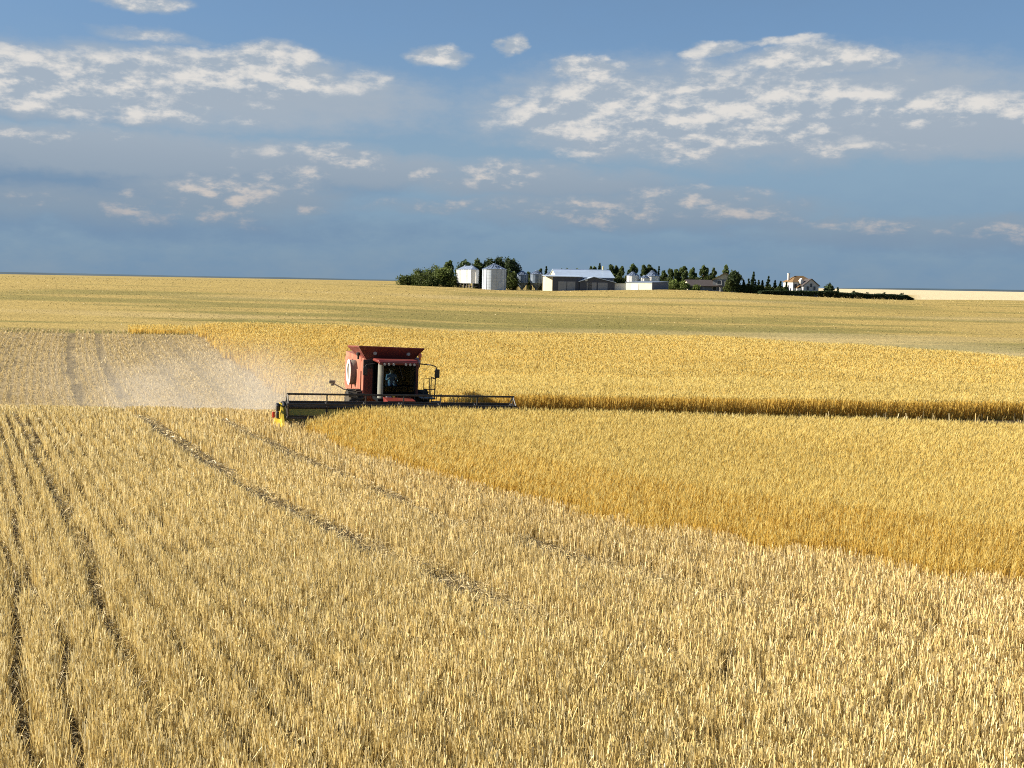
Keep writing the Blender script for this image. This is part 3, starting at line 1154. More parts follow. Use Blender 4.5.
# ---- driver: one continuous skinned figure seated in the cab
def person_mesh(name, joints, bones, mat):
    me = bpy.data.meshes.new(name)
    me.from_pydata([j[0] for j in joints], bones, [])
    o = bpy.data.objects.new(name, me)
    COL.objects.link(o)
    md = o.modifiers.new('skin', 'SKIN')
    for i, j in enumerate(joints):
        me.skin_vertices[0].data[i].radius = (j[1], j[1] if len(j) < 3 else j[2])
    me.skin_vertices[0].data[0].use_root = True
    sb = o.modifiers.new('sub', 'SUBSURF')
    sb.levels = sb.render_levels = 1
    dg = bpy.context.evaluated_depsgraph_get()
    m2 = bpy.data.meshes.new_from_object(o.evaluated_get(dg))
    o.modifiers.clear()
    o.data = m2
    m2.name = name
    m2.materials.clear()
    for mm in mat:
        m2.materials.append(mm)
    m2.polygons.foreach_set('use_smooth', [True] * len(m2.polygons))
    return o


# seated facing -y; pelvis on the cab seat
J = [((0, 0, .0), .135, .12), ((0, .02, .20), .13, .11), ((0, .01, .42), .15, .11), ((0, 0, .50), .07, .07), ((0, -.02, .58), .055, .055), ((0, -.04, .66), .085, .10), ((0, -.04, .78), .075, .09)]
E = [(0, 1), (1, 2), (2, 3), (3, 4), (4, 5), (5, 6)]
for s in (-1, 1):
    i = len(J)
    J += [((s * .19, 0, .44), .065), ((s * .25, -.08, .20), .05), ((s * .17, -.32, .28), .038), ((s * .15, -.40, .33), .032)]
    E += [(2, i), (i, i + 1), (i + 1, i + 2), (i + 2, i + 3)]
    w = i + 3
    for f in range(4):
        j = len(J)
        x = s * .15 + s * (.03 - .02 * f)
        J += [((x, -.455 - .01 * (f in (1, 2)), .355), .010), ((x, -.47, .325), .009)]
        E += [(w, j), (j, j + 1)]
    j = len(J)
    J += [((s * .105, -.43, .35), .011), ((s * .09, -.46, .34), .009)]
    E += [(w, j), (j, j + 1)]
    k = len(J)
    J += [((s * .10, -.08, -.02), .095), ((s * .13, -.46, .01), .070), ((s * .13, -.50, -.35), .05), ((s * .13, -.62, -.40), .04)]
    E += [(0, k), (k, k + 1), (k + 1, k + 2), (k + 2, k + 3)]
drv = person_mesh('person', J, E, [M['skin'], M['shirt'], M['jeans'], M['seat']])
for p in drv.data.polygons:
    c = p.center
    if c.z > .51:
        p.material_index = 0
    elif c.y < -.24 and c.z > .18:
        p.material_index = 0
    elif c.z > .07 and not (c.y < -.2 and c.z < .15):
        p.material_index = 1
    elif c.z < -.3:
        p.material_index = 3
    else:
        p.material_index = 2
drv.matrix_world = CROT @ Matrix.Translation((-.06, -.98, 2.14)) 
tag(drv, 'driver in a light blue shirt sitting behind the windscreen of the red combine', 'person')
b = MB()
bm = bmesh.new()
bmesh.ops.create_uvsphere(bm, u_segments=16, v_segments=10, radius=.115)
b.bm(bm, (0, -.03, .76))
b.prism([(-.09, .80), (.09, .80), (.07, .81), (-.07, .81)], .12, 'y', -.22)
b.build('cap', M['hair'], drv, True)
for s in (-1, 1):
    b = MB()
    b.bbox((s * .105, -.03, .68), (.025, .05, .07), .01)
    b.build('ear', M['skin'], drv)
    b = MB()
    b.bbox((s * .035, -.137, .70), (.03, .012, .014), .004)
    b.build('eye', M['hair'], drv)
b = MB()
b.bbox((0, -.15, .665), (.03, .04, .05), .012)
b.build('nose', M['skin'], drv)
b = MB()
b.bbox((0, -.135, .62), (.055, .012, .012), .004)
b.build('mouth', M['skin'], drv)

# ---- dust thrown up behind the machine
def build_dust():
    bm = bmesh.new()
    bmesh.ops.create_icosphere(bm, subdivisions=4, radius=1)
    for v in bm.verts:
        k = 1 + .25 * (mnoise.noise(v.co * 1.6) + .5 * mnoise.noise(v.co * 3.7))
        v.co = Vector((v.co.x * 16 * k, v.co.y * 13 * k, v.co.z * 5.6 * k))
    me = bpy.data.meshes.new('dust_cloud')
    bm.to_mesh(me)
    bm.free()
    m, nt_, out_ = new_mat('field dust')
    L = nt_.links
    N = nt_.nodes.new
    pv_ = N('ShaderNodeVolumePrincipled')
    pv_.inputs['Color'].default_value = (.90, .86, .81, 1)
    pv_.inputs['Anisotropy'].default_value = .3
    tc_ = N('ShaderNodeTexCoord')
    ln = N('ShaderNodeVectorMath')
    ln.operation = 'MULTIPLY'
    ln.inputs[1].default_value = (1 / 15.5, 1 / 12.5, 1 / 5.3)
    L.new(tc_.outputs['Object'], ln.inputs[0])
    le = N('ShaderNodeVectorMath')
    le.operation = 'LENGTH'
    L.new(ln.outputs[0], le.inputs[0])
    mr = N('ShaderNodeMapRange')
    mr.interpolation_type = 'SMOOTHSTEP'
    mr.inputs['From Min'].default_value = 1.0
    mr.inputs['From Max'].default_value = .1
    L.new(le.outputs['Value'], mr.inputs['Value'])
    nz = N('ShaderNodeTexNoise')
    nz.inputs['Scale'].default_value = .16
    nz.inputs['Detail'].default_value = 5
    L.new(tc_.outputs['Object'], nz.inputs['Vector'])
    mr2 = N('ShaderNodeMapRange')
    mr2.inputs['From Min'].default_value = .40
    mr2.inputs['From Max'].default_value = .70
    L.new(nz.outputs['Fac'], mr2.inputs['Value'])
    mu = N('ShaderNodeMath')
    mu.operation = 'MULTIPLY'
    L.new(mr.outputs['Result'], mu.inputs[0])
    L.new(mr2.outputs['Result'], mu.inputs[1])
    mu2 = N('ShaderNodeMath')
    mu2.operation = 'MULTIPLY'
    mu2.inputs[1].default_value = .12
    L.new(mu.outputs[0], mu2.inputs[0])
    L.new(mu2.outputs[0], pv_.inputs['Density'])
    L.new(pv_.outputs['Volume'], out_.inputs['Volume'])
    o = link_mesh('dust_cloud', me, m)
    o.location = (-17.6, 70, -1.6)
    o.rotation_euler = (0, R(6), R(24))
    tag(o, 'pale grey dust drifting over the stubble behind the combine', 'dust', kind='stuff')


build_dust()

# ================================================================== FARMSTEAD on the ridge
def spot(px, D, sink=.15):
    d = ray(px, 285)
    x = d.x / d.y * D
    return Vector((x, D, H(x, D) - sink))


def zat(px, py, D, z0):
    return at(px, py, D).z - z0


def grain_bin(label, px, D, wpx, eave, apex, mats, legs=0.0, rotz=0.0, group=None):
    p = spot(px, D)
    r = wpx * D / F / 2
    ze, za = zat(px, eave, D, p.z), zat(px, apex, D, p.z)
    t = thing('grain_bin', label, 'grain bin', p, rotz, group)
    n = 28
    b = MB()
    z0 = legs + .0
    prof = [(r, z0)]
    nb = 7
    for i in range(1, nb):
        z = z0 + (ze - z0) * i / nb
        prof += [(r, z - .02), (r + .03, z), (r, z + .02)]
    prof.append((r, ze))
    b.lathe(prof, n, cap=True)
    # upright stiffeners outside the wall
    for k in range(n // 2):
        a = 2 * math.pi * k / (n // 2)
        b.box((math.cos(a) * (r + .04), math.sin(a) * (r + .04), (z0 + ze) / 2), (.10, .07, ze - z0), Matrix.Rotation(a, 3, 'Z'))
    b.build('wall', mats[0], t, True)
    b = MB()
    b.lathe([(r + .14, ze - .03), (r + .14, ze + .03), (r * .55, ze + (za - ze) * .48), (.45, za - .12), (.45, za + .02), (.30, za + .12)], n, cap=True)
    for k in range(n // 2):
        a = 2 * math.pi * k / (n // 2)
        b.tube([(math.cos(a) * (r + .1), math.sin(a) * (r + .1), ze + .06), (math.cos(a) * .45, math.sin(a) * .45, za - .06)], .05, 4)
    rf = b.build('roof', mats[1], t)
    b = MB()
    b.bbox((.15 * r, -r * .5, ze + (za - ze) * .55), (.7, .7, .35), .05)
    b.build('hatch', mats[1], rf)
    if legs > 0:
        b = MB()
        b.lathe([(r * .98, legs), (.35, .45), (.35, .25)], n)
        b.build('hopper', mats[1], t)
        for k in range(8):
            a = 2 * math.pi * k / 8 + .2
            m = MB()
            m.box((math.cos(a) * r * .96, math.sin(a) * r * .96, legs / 2), (.16, .16, legs))
            m.build('leg', M['leg'], t)
    else:
        a = R(-60)
        b = MB()
        b.bbox((math.cos(a) * (r + .03), math.sin(a) * (r + .03), 1.15), (.12, .9, 1.9), .03, Matrix.Rotation(a, 3, 'Z'))
        b.build('door', mats[0], t)
        b = MB()
        a = R(-20)
        for s in (-.22, .22):
            c, d = math.cos(a), math.sin(a)
            b.tube([((r + .22) * c - s * d, (r + .22) * d + s * c, .4), ((r + .22) * c - s * d, (r + .22) * d + s * c, ze + .1)], .035, 5)
        for k in range(int(ze / .4)):
            z = .6 + k * .4
            if z < ze:
                b.tube([((r + .22) * c + .22 * d, (r + .22) * d - .22 * c, z), ((r + .22) * c - .22 * d, (r + .22) * d + .22 * c, z)], .025, 4)
        b.build('ladder', M['galv_roof'], t)
    return t


GV = (M['galv'], M['galv_roof'])
GO = (M['galv_shaded'], M['galv_roof'])
WB = (M['white_bin'], M['galv_roof'])
grain_bin('tall shiny galvanised grain bin beside the white ribbed bin', 494, 292, 23.5, 269.3, 263.8, GV)
grain_bin('shaded blue-grey hopper bin on legs next to the dark trees', 522, 309, 11.5, 274.6, 271.2, GO, 2.2)
grain_bin('shaded blue-grey hopper bin on legs nearest the cream end of the barn', 536.5, 305, 12.5, 274.2, 270.8, GO, 2.2)
grain_bin('grey steel bin whose domed roof just shows behind the low cream-ended shed', 549.5, 318, 9, 275.0, 272.2, GO)
grain_bin('white round bin standing apart at the left behind the pale low shed', 632.5, 304, 11.5, 275.6, 272.2, WB)
grain_bin('small squat white bin between two larger bins behind the pale shed', 644.5, 303, 9, 278.0, 275.6, WB)
grain_bin('white round bin with bluish roof behind the dark end of the pale shed', 652.0, 306, 13.5, 276.2, 271.0, WB)

# ---- white ribbed bin raised on dark legs: long box with cut corners
def ribbed_bin():
    D = 296
    p = spot(468.5, D)
    rz = R(-52)
    t = thing('ribbed_bin', 'long white ribbed grain bin raised on dark legs beside the green trees', 'grain bin', p, rz)
    k = D / F
    L_, W_ = 17.0 * k / .616, 7.2 * k / .788
    z0, z1, z2 = zat(465, 283.2, D, p.z), zat(465, 269.6, D, p.z), zat(465, 265.8, D, p.z)
    c = .9
    o = [(-L_ / 2, -W_ / 2), (L_ / 2 - c, -W_ / 2), (L_ / 2, -W_ / 2 + c), (L_ / 2, W_ / 2 - c), (L_ / 2 - c, W_ / 2), (-L_ / 2, W_ / 2)]
    b = MB()
    b.prism(o, z1 - z0, 'z', z0)
    n = 13
    for i in range(n):
        x = -L_ / 2 + .08 + (L_ - c - .1) * i / (n - 1)
        for s in (-1, 1):
            b.box((x, s * (W_ / 2 + .06), (z0 + z1) / 2), (.16 if i % 2 == 0 else .07, .12, z1 - z0))
    for i in range(5):
        y = -W_ / 2 + c + (W_ - 2 * c) * i / 4
        b.box((L_ / 2 + .05, y, (z0 + z1) / 2), (.10, .12, z1 - z0))
    b.build('wall', M['white_steel'], t)
    b = MB()
    e = .15
    top = [(-L_ * .28, 0, z2), (L_ * .28, 0, z2)]
    vs = [(x * (1 + e / L_ * 2), y * (1 + e / W_ * 2), z1) for x, y in o] + top
    b.add(vs, [(0, 1, 7, 6), (1, 2, 7), (2, 3, 7), (3, 4, 7), (4, 5, 6, 7), (5, 0, 6), (5, 4, 3, 2, 1, 0)])
    rf = b.build('roof', M['galv_roof'], t)
    for x in (-L_ * .2, L_ * .2):
        b = MB()
        b.lathe([(.35, z2 - .2), (.35, z2 + .15), (.1, z2 + .3)], 12, (x, 0, 0))
        b.build('hatch', M['galv_roof'], rf)
    for i in range(6):
        for s in (-1, 1):
            m = MB()
            m.box((-L_ / 2 + .3 + (L_ - .6) * i / 5, s * (W_ / 2 - .25), z0 / 2), (.25, .25, z0))
            m.build('leg', M['leg'], t)
    b = MB()
    b.box((0, 0, z0 * .45), (L_ - .9, W_ - .9, .25))
    b.build('skid', M['leg'], t)


ribbed_bin()


def opening(t, name, mat, c, s, frame=.12, fmat=None, parent=None):
    b = MB()
    b.box(c, s)
    o = b.build(name, mat, parent or t)
    return o


# ---- barn: tall white-roofed hall, with a low shed in front and a gabled porch wing
def barn():
    D = 300
    k = D / F
    p = spot(586, D)
    rz = R(9)
    t = thing('barn', 'large barn with a long white metal roof and a cream gable end', 'barn', p, rz)
    Ln = 57 * k
    zr, ze = zat(582, 270.0, D, p.z), zat(582, 277.0, D, p.z)
    x0, x1 = -29.5 * k, 28.0 * k
    dy = 5.5
    b = MB()
    b.box(((x0 + x1) / 2, dy, ze / 2), (x1 - x0, 2 * dy, ze))
    b.build('wall', M['grey_shaded'], t)
    for x, mat in ((x0 - .06, M['cream']), (x1 - .06, M['cream'])):
        b = MB()
        b.prism([(0, 0), (2 * dy, 0), (2 * dy, ze), (dy, zr - .05), (0, ze)], .12, 'x', x)
        b.build('gable_wall', mat, t)
    b = MB()
    b.slab((x0 - .3, -.45, ze - .22), (x1 + .3, -.45, ze - .22), (x1 + .3, dy, zr), (x0 - .3, dy, zr), .14)
    b.slab((x0 - .3, dy, zr), (x1 + .3, dy, zr), (x1 + .3, 2 * dy + .45, ze - .22), (x0 - .3, 2 * dy + .45, ze - .22), .14)
    rf = b.build('roof', M['roof_white'], t)
    b = MB()
    b.tube([(x0 - .3, dy, zr + .10), (x1 + .3, dy, zr + .10)], .16, 8)
    b.build('ridge_cap', M['roof_white'], rf)
    b = MB()
    b.lathe([(.16, zr - .2), (.16, zr + 1.0), (.28, zr + 1.0), (.05, zr + 1.25)], 12, (x1 - 1.6, dy + .3, 0))
    b.build('vent_pipe', paint('yellowed vent paint', (.62, .52, .22), .6, 0, .1, 3), rf)
    b = MB()
    b.box((x0 - .11, dy, 1.7), (.08, 3.2, 3.4))
    b.build('door', M['door'], t)

    # low flat shed before it
    D2 = 293
    q = spot(567, D2)
    t2 = thing('shed', 'low shed with a shaded dark front and a cream end wall in front of the barn', 'shed', q, R(7))
    k = D2 / F
    xa, xb = -14.5 * k, 15.5 * k
    h = zat(565, 276.9, D2, q.z)
    b = MB()
    b.box(((xa + xb) / 2, 3.4, h / 2), (xb - xa, 6.8, h))
    b.build('wall', M['wall_shaded'], t2)
    b = MB()
    b.box((xa - .07, 3.4, h / 2), (.14, 6.9, h))
    b.prism([(xa - .10, -.08), (xa - 1.65, 2.0), (xa - 1.65, 6.7), (xa - .10, 6.7)], h, 'z', 0)
    b.build('end_wall', M['cream'], t2)
    b = MB()
    b.slab((xa - 1.9, -.35, h), (xb + .1, -.35, h), (xb + .1, 6.9, h + .35), (xa - 1.9, 6.9, h + .35), .14)
    b.build('roof', M['roof_white'], t2)
    for cx, w in ((xa + 2.6, 2.2), (xb - 3.0, 2.2)):
        b = MB()
        b.box((cx, -.05, 1.35), (w, .08, 2.5))
        b.build('door', M['door'], t2)

    # gabled wing
    q = spot(597, D2)
    t3 = thing('shed', 'low shed with a shallow gable facing the field under the barn roof', 'shed', q, R(4))
    xa, xb = -17.0 * k, 17.8 * k
    zg, zs = zat(593.5, 277.2, D2, q.z), zat(580, 281.6, D2, q.z)
    zs2 = zat(614, 282.6, D2, q.z)
    xm = -3.4 * k
    b = MB()
    b.prism([(xa, 0), (xb, 0), (xb, zs2), (xm, zg - .1), (xa, zs)], 6.0, 'y', .1)
    b.build('wall', M['wall_shaded'], t3)
    b = MB()
    b.slab((xa - .3, -.35, zs - .05), (xm, -.35, zg), (xm, 6.2, zg), (xa - .3, 6.2, zs - .05), .15)
    b.slab((xm, -.35, zg), (xb + .3, -.35, zs2 - .05), (xb + .3, 6.2, zs2 - .05), (xm, 6.2, zg), .15)
    b.build('roof', M['roof_white'], t3)
    b = MB()
    b.lathe([(.42, .02), (.42, .08), (.05, .10)], 16, (xm - 2.0, 0, zs + .55), 'y')
    b.build('gable_vent', M['galv'], t3)
    for cx, w in ((xa + 2.5, 1.4), (xm - .4, 2.4), (xb - 3.2, 2.6)):
        b = MB()
        b.box((cx, .06, 1.15), (w, .09, 2.1))
        b.build('door', M['door'], t3)


barn()


# ---- pale wall and low shed to the right of the barn
def low_sheds():
    D = 294
    k = D / F
    p = spot(621, D)
    t = thing('retaining_wall', 'short low white wall between the barn and the pale shed', 'wall', p, R(-4))
    h = zat(621, 283.8, D, p.z)
    b = MB()
    b.box((0, 0, h / 2), (13.5 * k, .35, h))
    b.build('wall_panel', M['white_wall'], t)
    b = MB()
    b.box((0, 0, h + .06), (13.8 * k, .5, .12))
    b.build('coping', M['pale_wall'], t)
    D = 292
    p = spot(647, D)
    t = thing('shed', 'long low pale shed with a sunlit front and a shaded blue-grey end before the white bins', 'shed', p, R(-42))
    h = zat(645, 282.7, D, p.z)
    L_ = 23 * k / .74
    Wd = 18.5 * k / .67
    b = MB()
    b.box((0, 0, h / 2), (L_, Wd, h))
    b.build('wall', M['pale_wall'], t)
    b = MB()
    b.box((L_ / 2 + .06, 0, h / 2 + .1), (.12, Wd + .1, h + .2))
    b.build('end_wall', M['grey_shaded'], t)  # shade of this end painted as a blue-grey panel
    b = MB()
    b.slab((-L_ / 2 - .2, -Wd / 2 - .2, h), (L_ / 2 + .2, -Wd / 2 - .2, h), (L_ / 2 + .2, Wd / 2 + .2, h + .3), (-L_ / 2 - .2, Wd / 2 + .2, h + .3), .12)
    b.build('roof', M['galv_roof'], t)
    b = MB()
    b.box((-L_ * .15, -Wd / 2 - .04, h * .42), (2.4, .08, h * .8))
    b.build('door', M['white_wall'], t)


low_sheds()


def window(t, c, s, parent=None):
    """frame around a dark pane, on a wall facing -y (s = width, height)"""
    b = MB()
    w, h = s
    for sx in (-1, 1):
        b.box((c[0] + sx * (w / 2 + .05), c[1], c[2]), (.10, .10, h + .2))
        b.box((c[0], c[1], c[2] + sx * (h / 2 + .05)), (w, .10, .10))
    f = b.build('window', M['white_wall'], t)
    b = MB()
    b.box((c[0], c[1] + .02, c[2]), (w, .05, h))
    b.build('pane', M['window'], f)
    return f


# ---- dark bungalow and two-storey house among the trees
def old_houses():
    D = 302
    k = D / F
    p = spot(706, D)
    t = thing('house', 'long low house with a dark roof and a small sunlit gable among the trees', 'house', p, R(8))
    x0, x1 = -16 * k, 16 * k
    ze, zr = zat(706, 285.8, D, p.z), zat(706, 280.3, D, p.z)
    b = MB()
    b.box(((x0 + x1) / 2, 3.5, ze / 2), (x1 - x0, 7, ze))
    b.build('wall', M['grey_wall'], t)
    b = MB()
    b.prism([(0, ze - .4), (7, ze - .4), (3.5, zr - .15)], .14, 'x', x0 - .1)
    b.prism([(0, 0), (7, 0), (7, ze), (0, ze)], .10, 'x', x0 - .1)
    b.build('gable_wall', M['cream'], t)
    b = MB()
    b.slab((x0 - .4, -.5, ze - .2), (x1 + .3, -.5, ze - .2), (x1 + .3, 3.5, zr), (x0 - .4, 3.5, zr), .16)
    b.slab((x0 - .4, 3.5, zr), (x1 + .3, 3.5, zr), (x1 + .3, 7.5, ze - .2), (x0 - .4, 7.5, ze - .2), .16)
    b.build('roof', M['dark_roof'], t)
    for x in (-4.5, -1.5, 2.4):
        window(t, (x, -.06, ze * .55), (1.2, .9))
    p = spot(725, D + 3)
    t = thing('house', 'two-storey house with a tan roof half hidden by a round dark tree', 'house', p, R(-12))
    ze, zr = zat(722, 279.5, D, p.z), zat(722, 273.2, D, p.z)
    b = MB()
    b.box((0, 0, ze / 2), (6.5, 6.0, ze))
    b.build('wall', M['grey_wall'], t)
    b = MB()
    b.prism([(-3.2, ze), (3.2, ze), (0, zr - .15)], 5.9, 'y', -2.95)
    b.build('gable_wall', M['cream'], t)
    b = MB()
    b.slab((-3.5, -3.3, ze - .35), (-3.5, 2.2, ze - .35), (0, 2.2, zr), (0, -3.3, zr), -.18)
    b.slab((3.5, -3.3, ze - .35), (3.5, 2.2, ze - .35), (0, 2.2, zr), (0, -3.3, zr), .18)
    b.build('roof', M['brown_roof'], t)
    for x, z in ((-1.5, ze * .75), (1.5, ze * .75), (-1.5, ze * .3)):
        window(t, (x, -3.06, z), (1.1, 1.0))
    p = spot(720.5, D - 4)
    b = MB()
    t = thing('fence_post', 'small white post at the field edge below the tan-roofed house', 'post', p)
    b.box((0, 0, .55), (.28, .28, 1.2), None, .8)
    b.box((0, 0, 1.2), (.4, .4, .12))
    b.build('post', M['white_wall'], t)


old_houses()


def white_house():
    D = 300
    k = D / F
    p = spot(803.5, D, .3)
    t = thing('house', 'white two-storey house with a tan hipped roof and a chimney behind the dark hedge', 'house', p, R(14))
    t.scale = (.76, .76, 1.0)
    ze = zat(794, 281.6, D, p.z)
    zr = zat(800, 275.8, D, p.z)
    # main block
    X0, X1, Y0, Y1 = -4.6, 3.4, -.8, 6.2
    b = MB()
    b.box(((X0 + X1) / 2, (Y0 + Y1) / 2, ze / 2), (X1 - X0, Y1 - Y0, ze))
    b.build('wall', M['white_wall'], t)
    b = MB()
    e = .45
    a = [(X0 - e, Y0 - e, ze - .1), (X1 + e, Y0 - e, ze - .1), (X1 + e, Y1 + e, ze - .1), (X0 - e, Y1 + e, ze - .1)]
    ym = (Y0 + Y1) / 2
    r0, r1 = (X0 + 2.6, ym, zr), (X1 - 2.2, ym, zr)
    b.add(a + [r0, r1], [(0, 1, 5, 4), (1, 2, 5), (2, 3, 4, 5), (3, 0, 4), (3, 2, 1, 0)])
    rf = b.build('roof', M['tan_roof'], t)
    b = MB()
    b.box((X0 + .25, ym + .3, (ze + zr) / 2 + .45), (.62, .62, zr - ze + .2))
    b.box((X0 + .25, ym + .3, zr + .60), (.80, .80, .16))
    b.build('chimney', M['white_wall'], rf)
    # front wing with a gable facing the field
    WX0, WX1, WY0 = -2.0, 4.0, -3.6
    zg = zat(806, 279.3, D, p.z)
    zs = zat(816, 285.2, D, p.z)
    xm = (WX0 + WX1) / 2
    b = MB()
    b.prism([(WX0, 0), (WX1, 0), (WX1, zs), (xm, zg), (WX0, zs)], 2.9, 'y', WY0)
    w = b.build('front_wing', paint('white siding shaded grey', (.5, .5, .5), .65, 0, .05, 1.5, .3), t)  # white siding greyed, painting in the shade on the front gable
    b = MB()
    b.slab((WX0 - .4, WY0 - .35, zs - .35), (xm, WY0 - .35, zg + .04), (xm, 1.0, zg + .04), (WX0 - .4, 1.0, zs - .35), .16)
    b.slab((xm, WY0 - .35, zg + .04), (WX1 + .4, WY0 - .35, zs - .35), (WX1 + .4, 1.0, zs - .35), (xm, 1.0, zg + .04), .16)
    b.build('roof', M['dark_roof'], t)
    # lower porch roof on the sunny side
    b = MB()
    b.slab((WX0 - 1.5, -2.2, zs - .9), (WX0 - .05, -2.2, zs), (WX0 - .05, -.85, zs), (WX0 - 1.5, -.85, zs - .9), .14)
    b.build('porch_roof', M['tan_roof'], t)
    b = MB()
    b.box((WX0 - .75, -1.5, (zs - .9) / 2), (1.2, 1.3, zs - .9))
    b.build('porch_wall', M['white_wall'], t)
    # dormer facing the sun
    b = MB()
    b.prism([(-.6, zs + .3), (.6, zs + .3), (.6, zs + 1.2), (0, zs + 1.8), (-.6, zs + 1.2)], 1.4, 'y', -1.9)
    d = b.build('dormer', M['white_wall'], t)
    d.location = (WX0 + .3, 0, 0)
    for x, z in ((-3.6, ze * .72), (-3.6, ze * .28)):
        window(t, (x, Y0 - .06, z), (1.0, 1.1))
    for x, z in ((xm - 1.3, zs * .75), (xm + 1.3, zs * .75), (xm, zs * .98)):
        window(t, (x, WY0 - .06, z), (.9, 1.0))
    b = MB()
    b.box((xm + .3, WY0 - .06, .9), (2.6, .10, 1.9))
    b.build('door', M['door'], t)


white_house()


# ================================================================== TREES
def leaf_quads(c, size, flat=0.0):
    n = len(c)
    a = RNG.normal(size=(n, 3))
    a[:, 2] *= (1 - flat)
    a /= np.linalg.norm(a, axis=1)[:, None] + 1e-9
    h = RNG.normal(size=(n, 3))
    bq = np.cross(a, h)
    bq /= np.linalg.norm(bq, axis=1)[:, None] + 1e-9
    s = (size * RNG.uniform(.6, 1.35, n))[:, None]
    return np.stack([c - a * s, c - bq * s * .6, c + a * s, c + bq * s * .6], 1).reshape(-1, 3)


GREEN = {'bush': (0.115, 0.15, 0.04), 'poplar': (0.11, 0.15, 0.05), 'spruce': (0.05, 0.08, 0.035), 'round': (0.06, 0.09, 0.035), 'hedge': (0.03, 0.05, 0.022)}


def crown_points(kind, h, w, n):
    """leaf positions spread through a crown of height h, half width w, and a tone for each"""
    pts, tone = [], []
    if kind == 'spruce':
        lv = max(7, int(h / .55))
        for i in range(lv):
            t = i / (lv - 1)
            z = h * (.03 + .97 * t)
            rr = w * (1 - t) ** .85 * RNG.uniform(.8, 1.15) + .06
            nb = max(4, int(9 * (1 - t)) + 3)
            for j in range(nb):
                a = RNG.uniform(0, 2 * math.pi)
                ln = rr * RNG.uniform(.75, 1.2)
                m = max(3, int(n / (lv * nb)))
                q = RNG.random(m) ** .7
                x = math.cos(a) * ln * q + RNG.normal(0, .12, m) * (ln * .3 + .2)
                y = math.sin(a) * ln * q + RNG.normal(0, .12, m) * (ln * .3 + .2)
                pts.append(np.stack([x, y, z - q * ln * .28 + RNG.normal(0, .10, m)], 1))
                tone.append(np.full(m, RNG.uniform(.75, 1.25)))
    else:
        nb = {'bush': 22, 'poplar': 24, 'round': 26, 'hedge': 14}[kind]
        for i in range(nb):
            if kind == 'poplar':
                t = (i + RNG.uniform(-.3, .3)) / nb
                z = h * (.07 + .86 * t)
                env = w * (math.sin(math.pi * min(1, .18 + .80 * t)) ** .75)
                br = w * RNG.uniform(.34, .55) * (1.05 - .5 * t)
            elif kind == 'round':
                u_ = RNG.uniform(-.8, 1)
                z = h * (.52 + .38 * u_)
                env = w * math.sqrt(max(.05, 1 - u_ * u_)) * .82
                br = w * RNG.uniform(.28, .5)
            else:
                t = RNG.random() ** .8
                z = h * (.08 + .78 * t)
                env = w * math.sqrt(max(.06, 1 - t * t * .9)) * .85
                br = w * RNG.uniform(.26, .46)
            a = RNG.uniform(0, 2 * math.pi)
            rr = env * math.sqrt(RNG.random()) * .9
            c = np.array([math.cos(a) * rr, math.sin(a) * rr, z])
            m = max(8, n // nb)
            d = RNG.normal(size=(m, 3))
            d /= np.linalg.norm(d, axis=1)[:, None]
            rad = br * (.35 + .65 * RNG.random(m) ** .5) * RNG.choice([1, 1, 1, 1.25], m)
            p = c + d * rad[:, None] * np.array([1, 1, 1.1 if kind != 'poplar' else 1.5])
            pts.append(p)
            tone.append(np.full(m, RNG.uniform(.72, 1.3)))
    p, tn = np.concatenate(pts), np.concatenate(tone)
    p[:, 2] = np.maximum(p[:, 2], .08)
    return p, tn


def tree(label, kind, px, top, wpx, D, tint=1.0, name=None, group=None, cat=None, n=None, leaf=None):
    p = spot(px, D, .1)
    h = max(.8, at(px, top, D).z - p.z)
    w = wpx * D / F * (1.35 if kind == 'spruce' else 1.15)
    nm = name or {'bush': 'bush', 'poplar': 'poplar_tree', 'spruce': 'spruce_tree', 'round': 'broadleaf_tree', 'hedge': 'shrub'}[kind]
    t = thing(nm, label, cat or ('bush' if kind in ('bush', 'hedge') else 'tree'), p, RNG.uniform(0, 6), group)
    n = n or int(np.clip(300 * h * w, 500, 4200))
    pts, tn = crown_points(kind, h, w, n)
    size = leaf or {'spruce': .24, 'poplar': .26, 'bush': .21, 'round': .27, 'hedge': .16}[kind]
    v = leaf_quads(pts, np.full(len(pts), size))
    col = np.array(GREEN[kind]) * tint * tn[:, None] * RNG.uniform(.8, 1.2, (len(pts), 1))
    q = np.arange(len(v)).reshape(-1, 4)
    o = np_mesh('crown', v, q, np.repeat(col, 4, 0), M['leaf'])
    o.parent = t
    b = MB()
    r = max(.06, h * .02)
    b.tube([(0, 0, 0), (.03 * w, 0, h * .35), (0, .03 * w, h * .70), (0, 0, h * .93)], [r, r * .8, r * .45, r * .12], 7)
    for k in range(6 if kind != 'spruce' else 0):
        a = 2 * math.pi * k / 6 + RNG.uniform(-.3, .3)
        z = h * (.2 + .09 * k)
        b.tube([(0, 0, z), (math.cos(a) * w * .35, math.sin(a) * w * .35, z + h * .10), (math.cos(a) * w * .68, math.sin(a) * w * .68, z + h * .20)], [r * .45, r * .3, r * .1], 5)
    b.build('trunk', M['bark'], t)
    return t


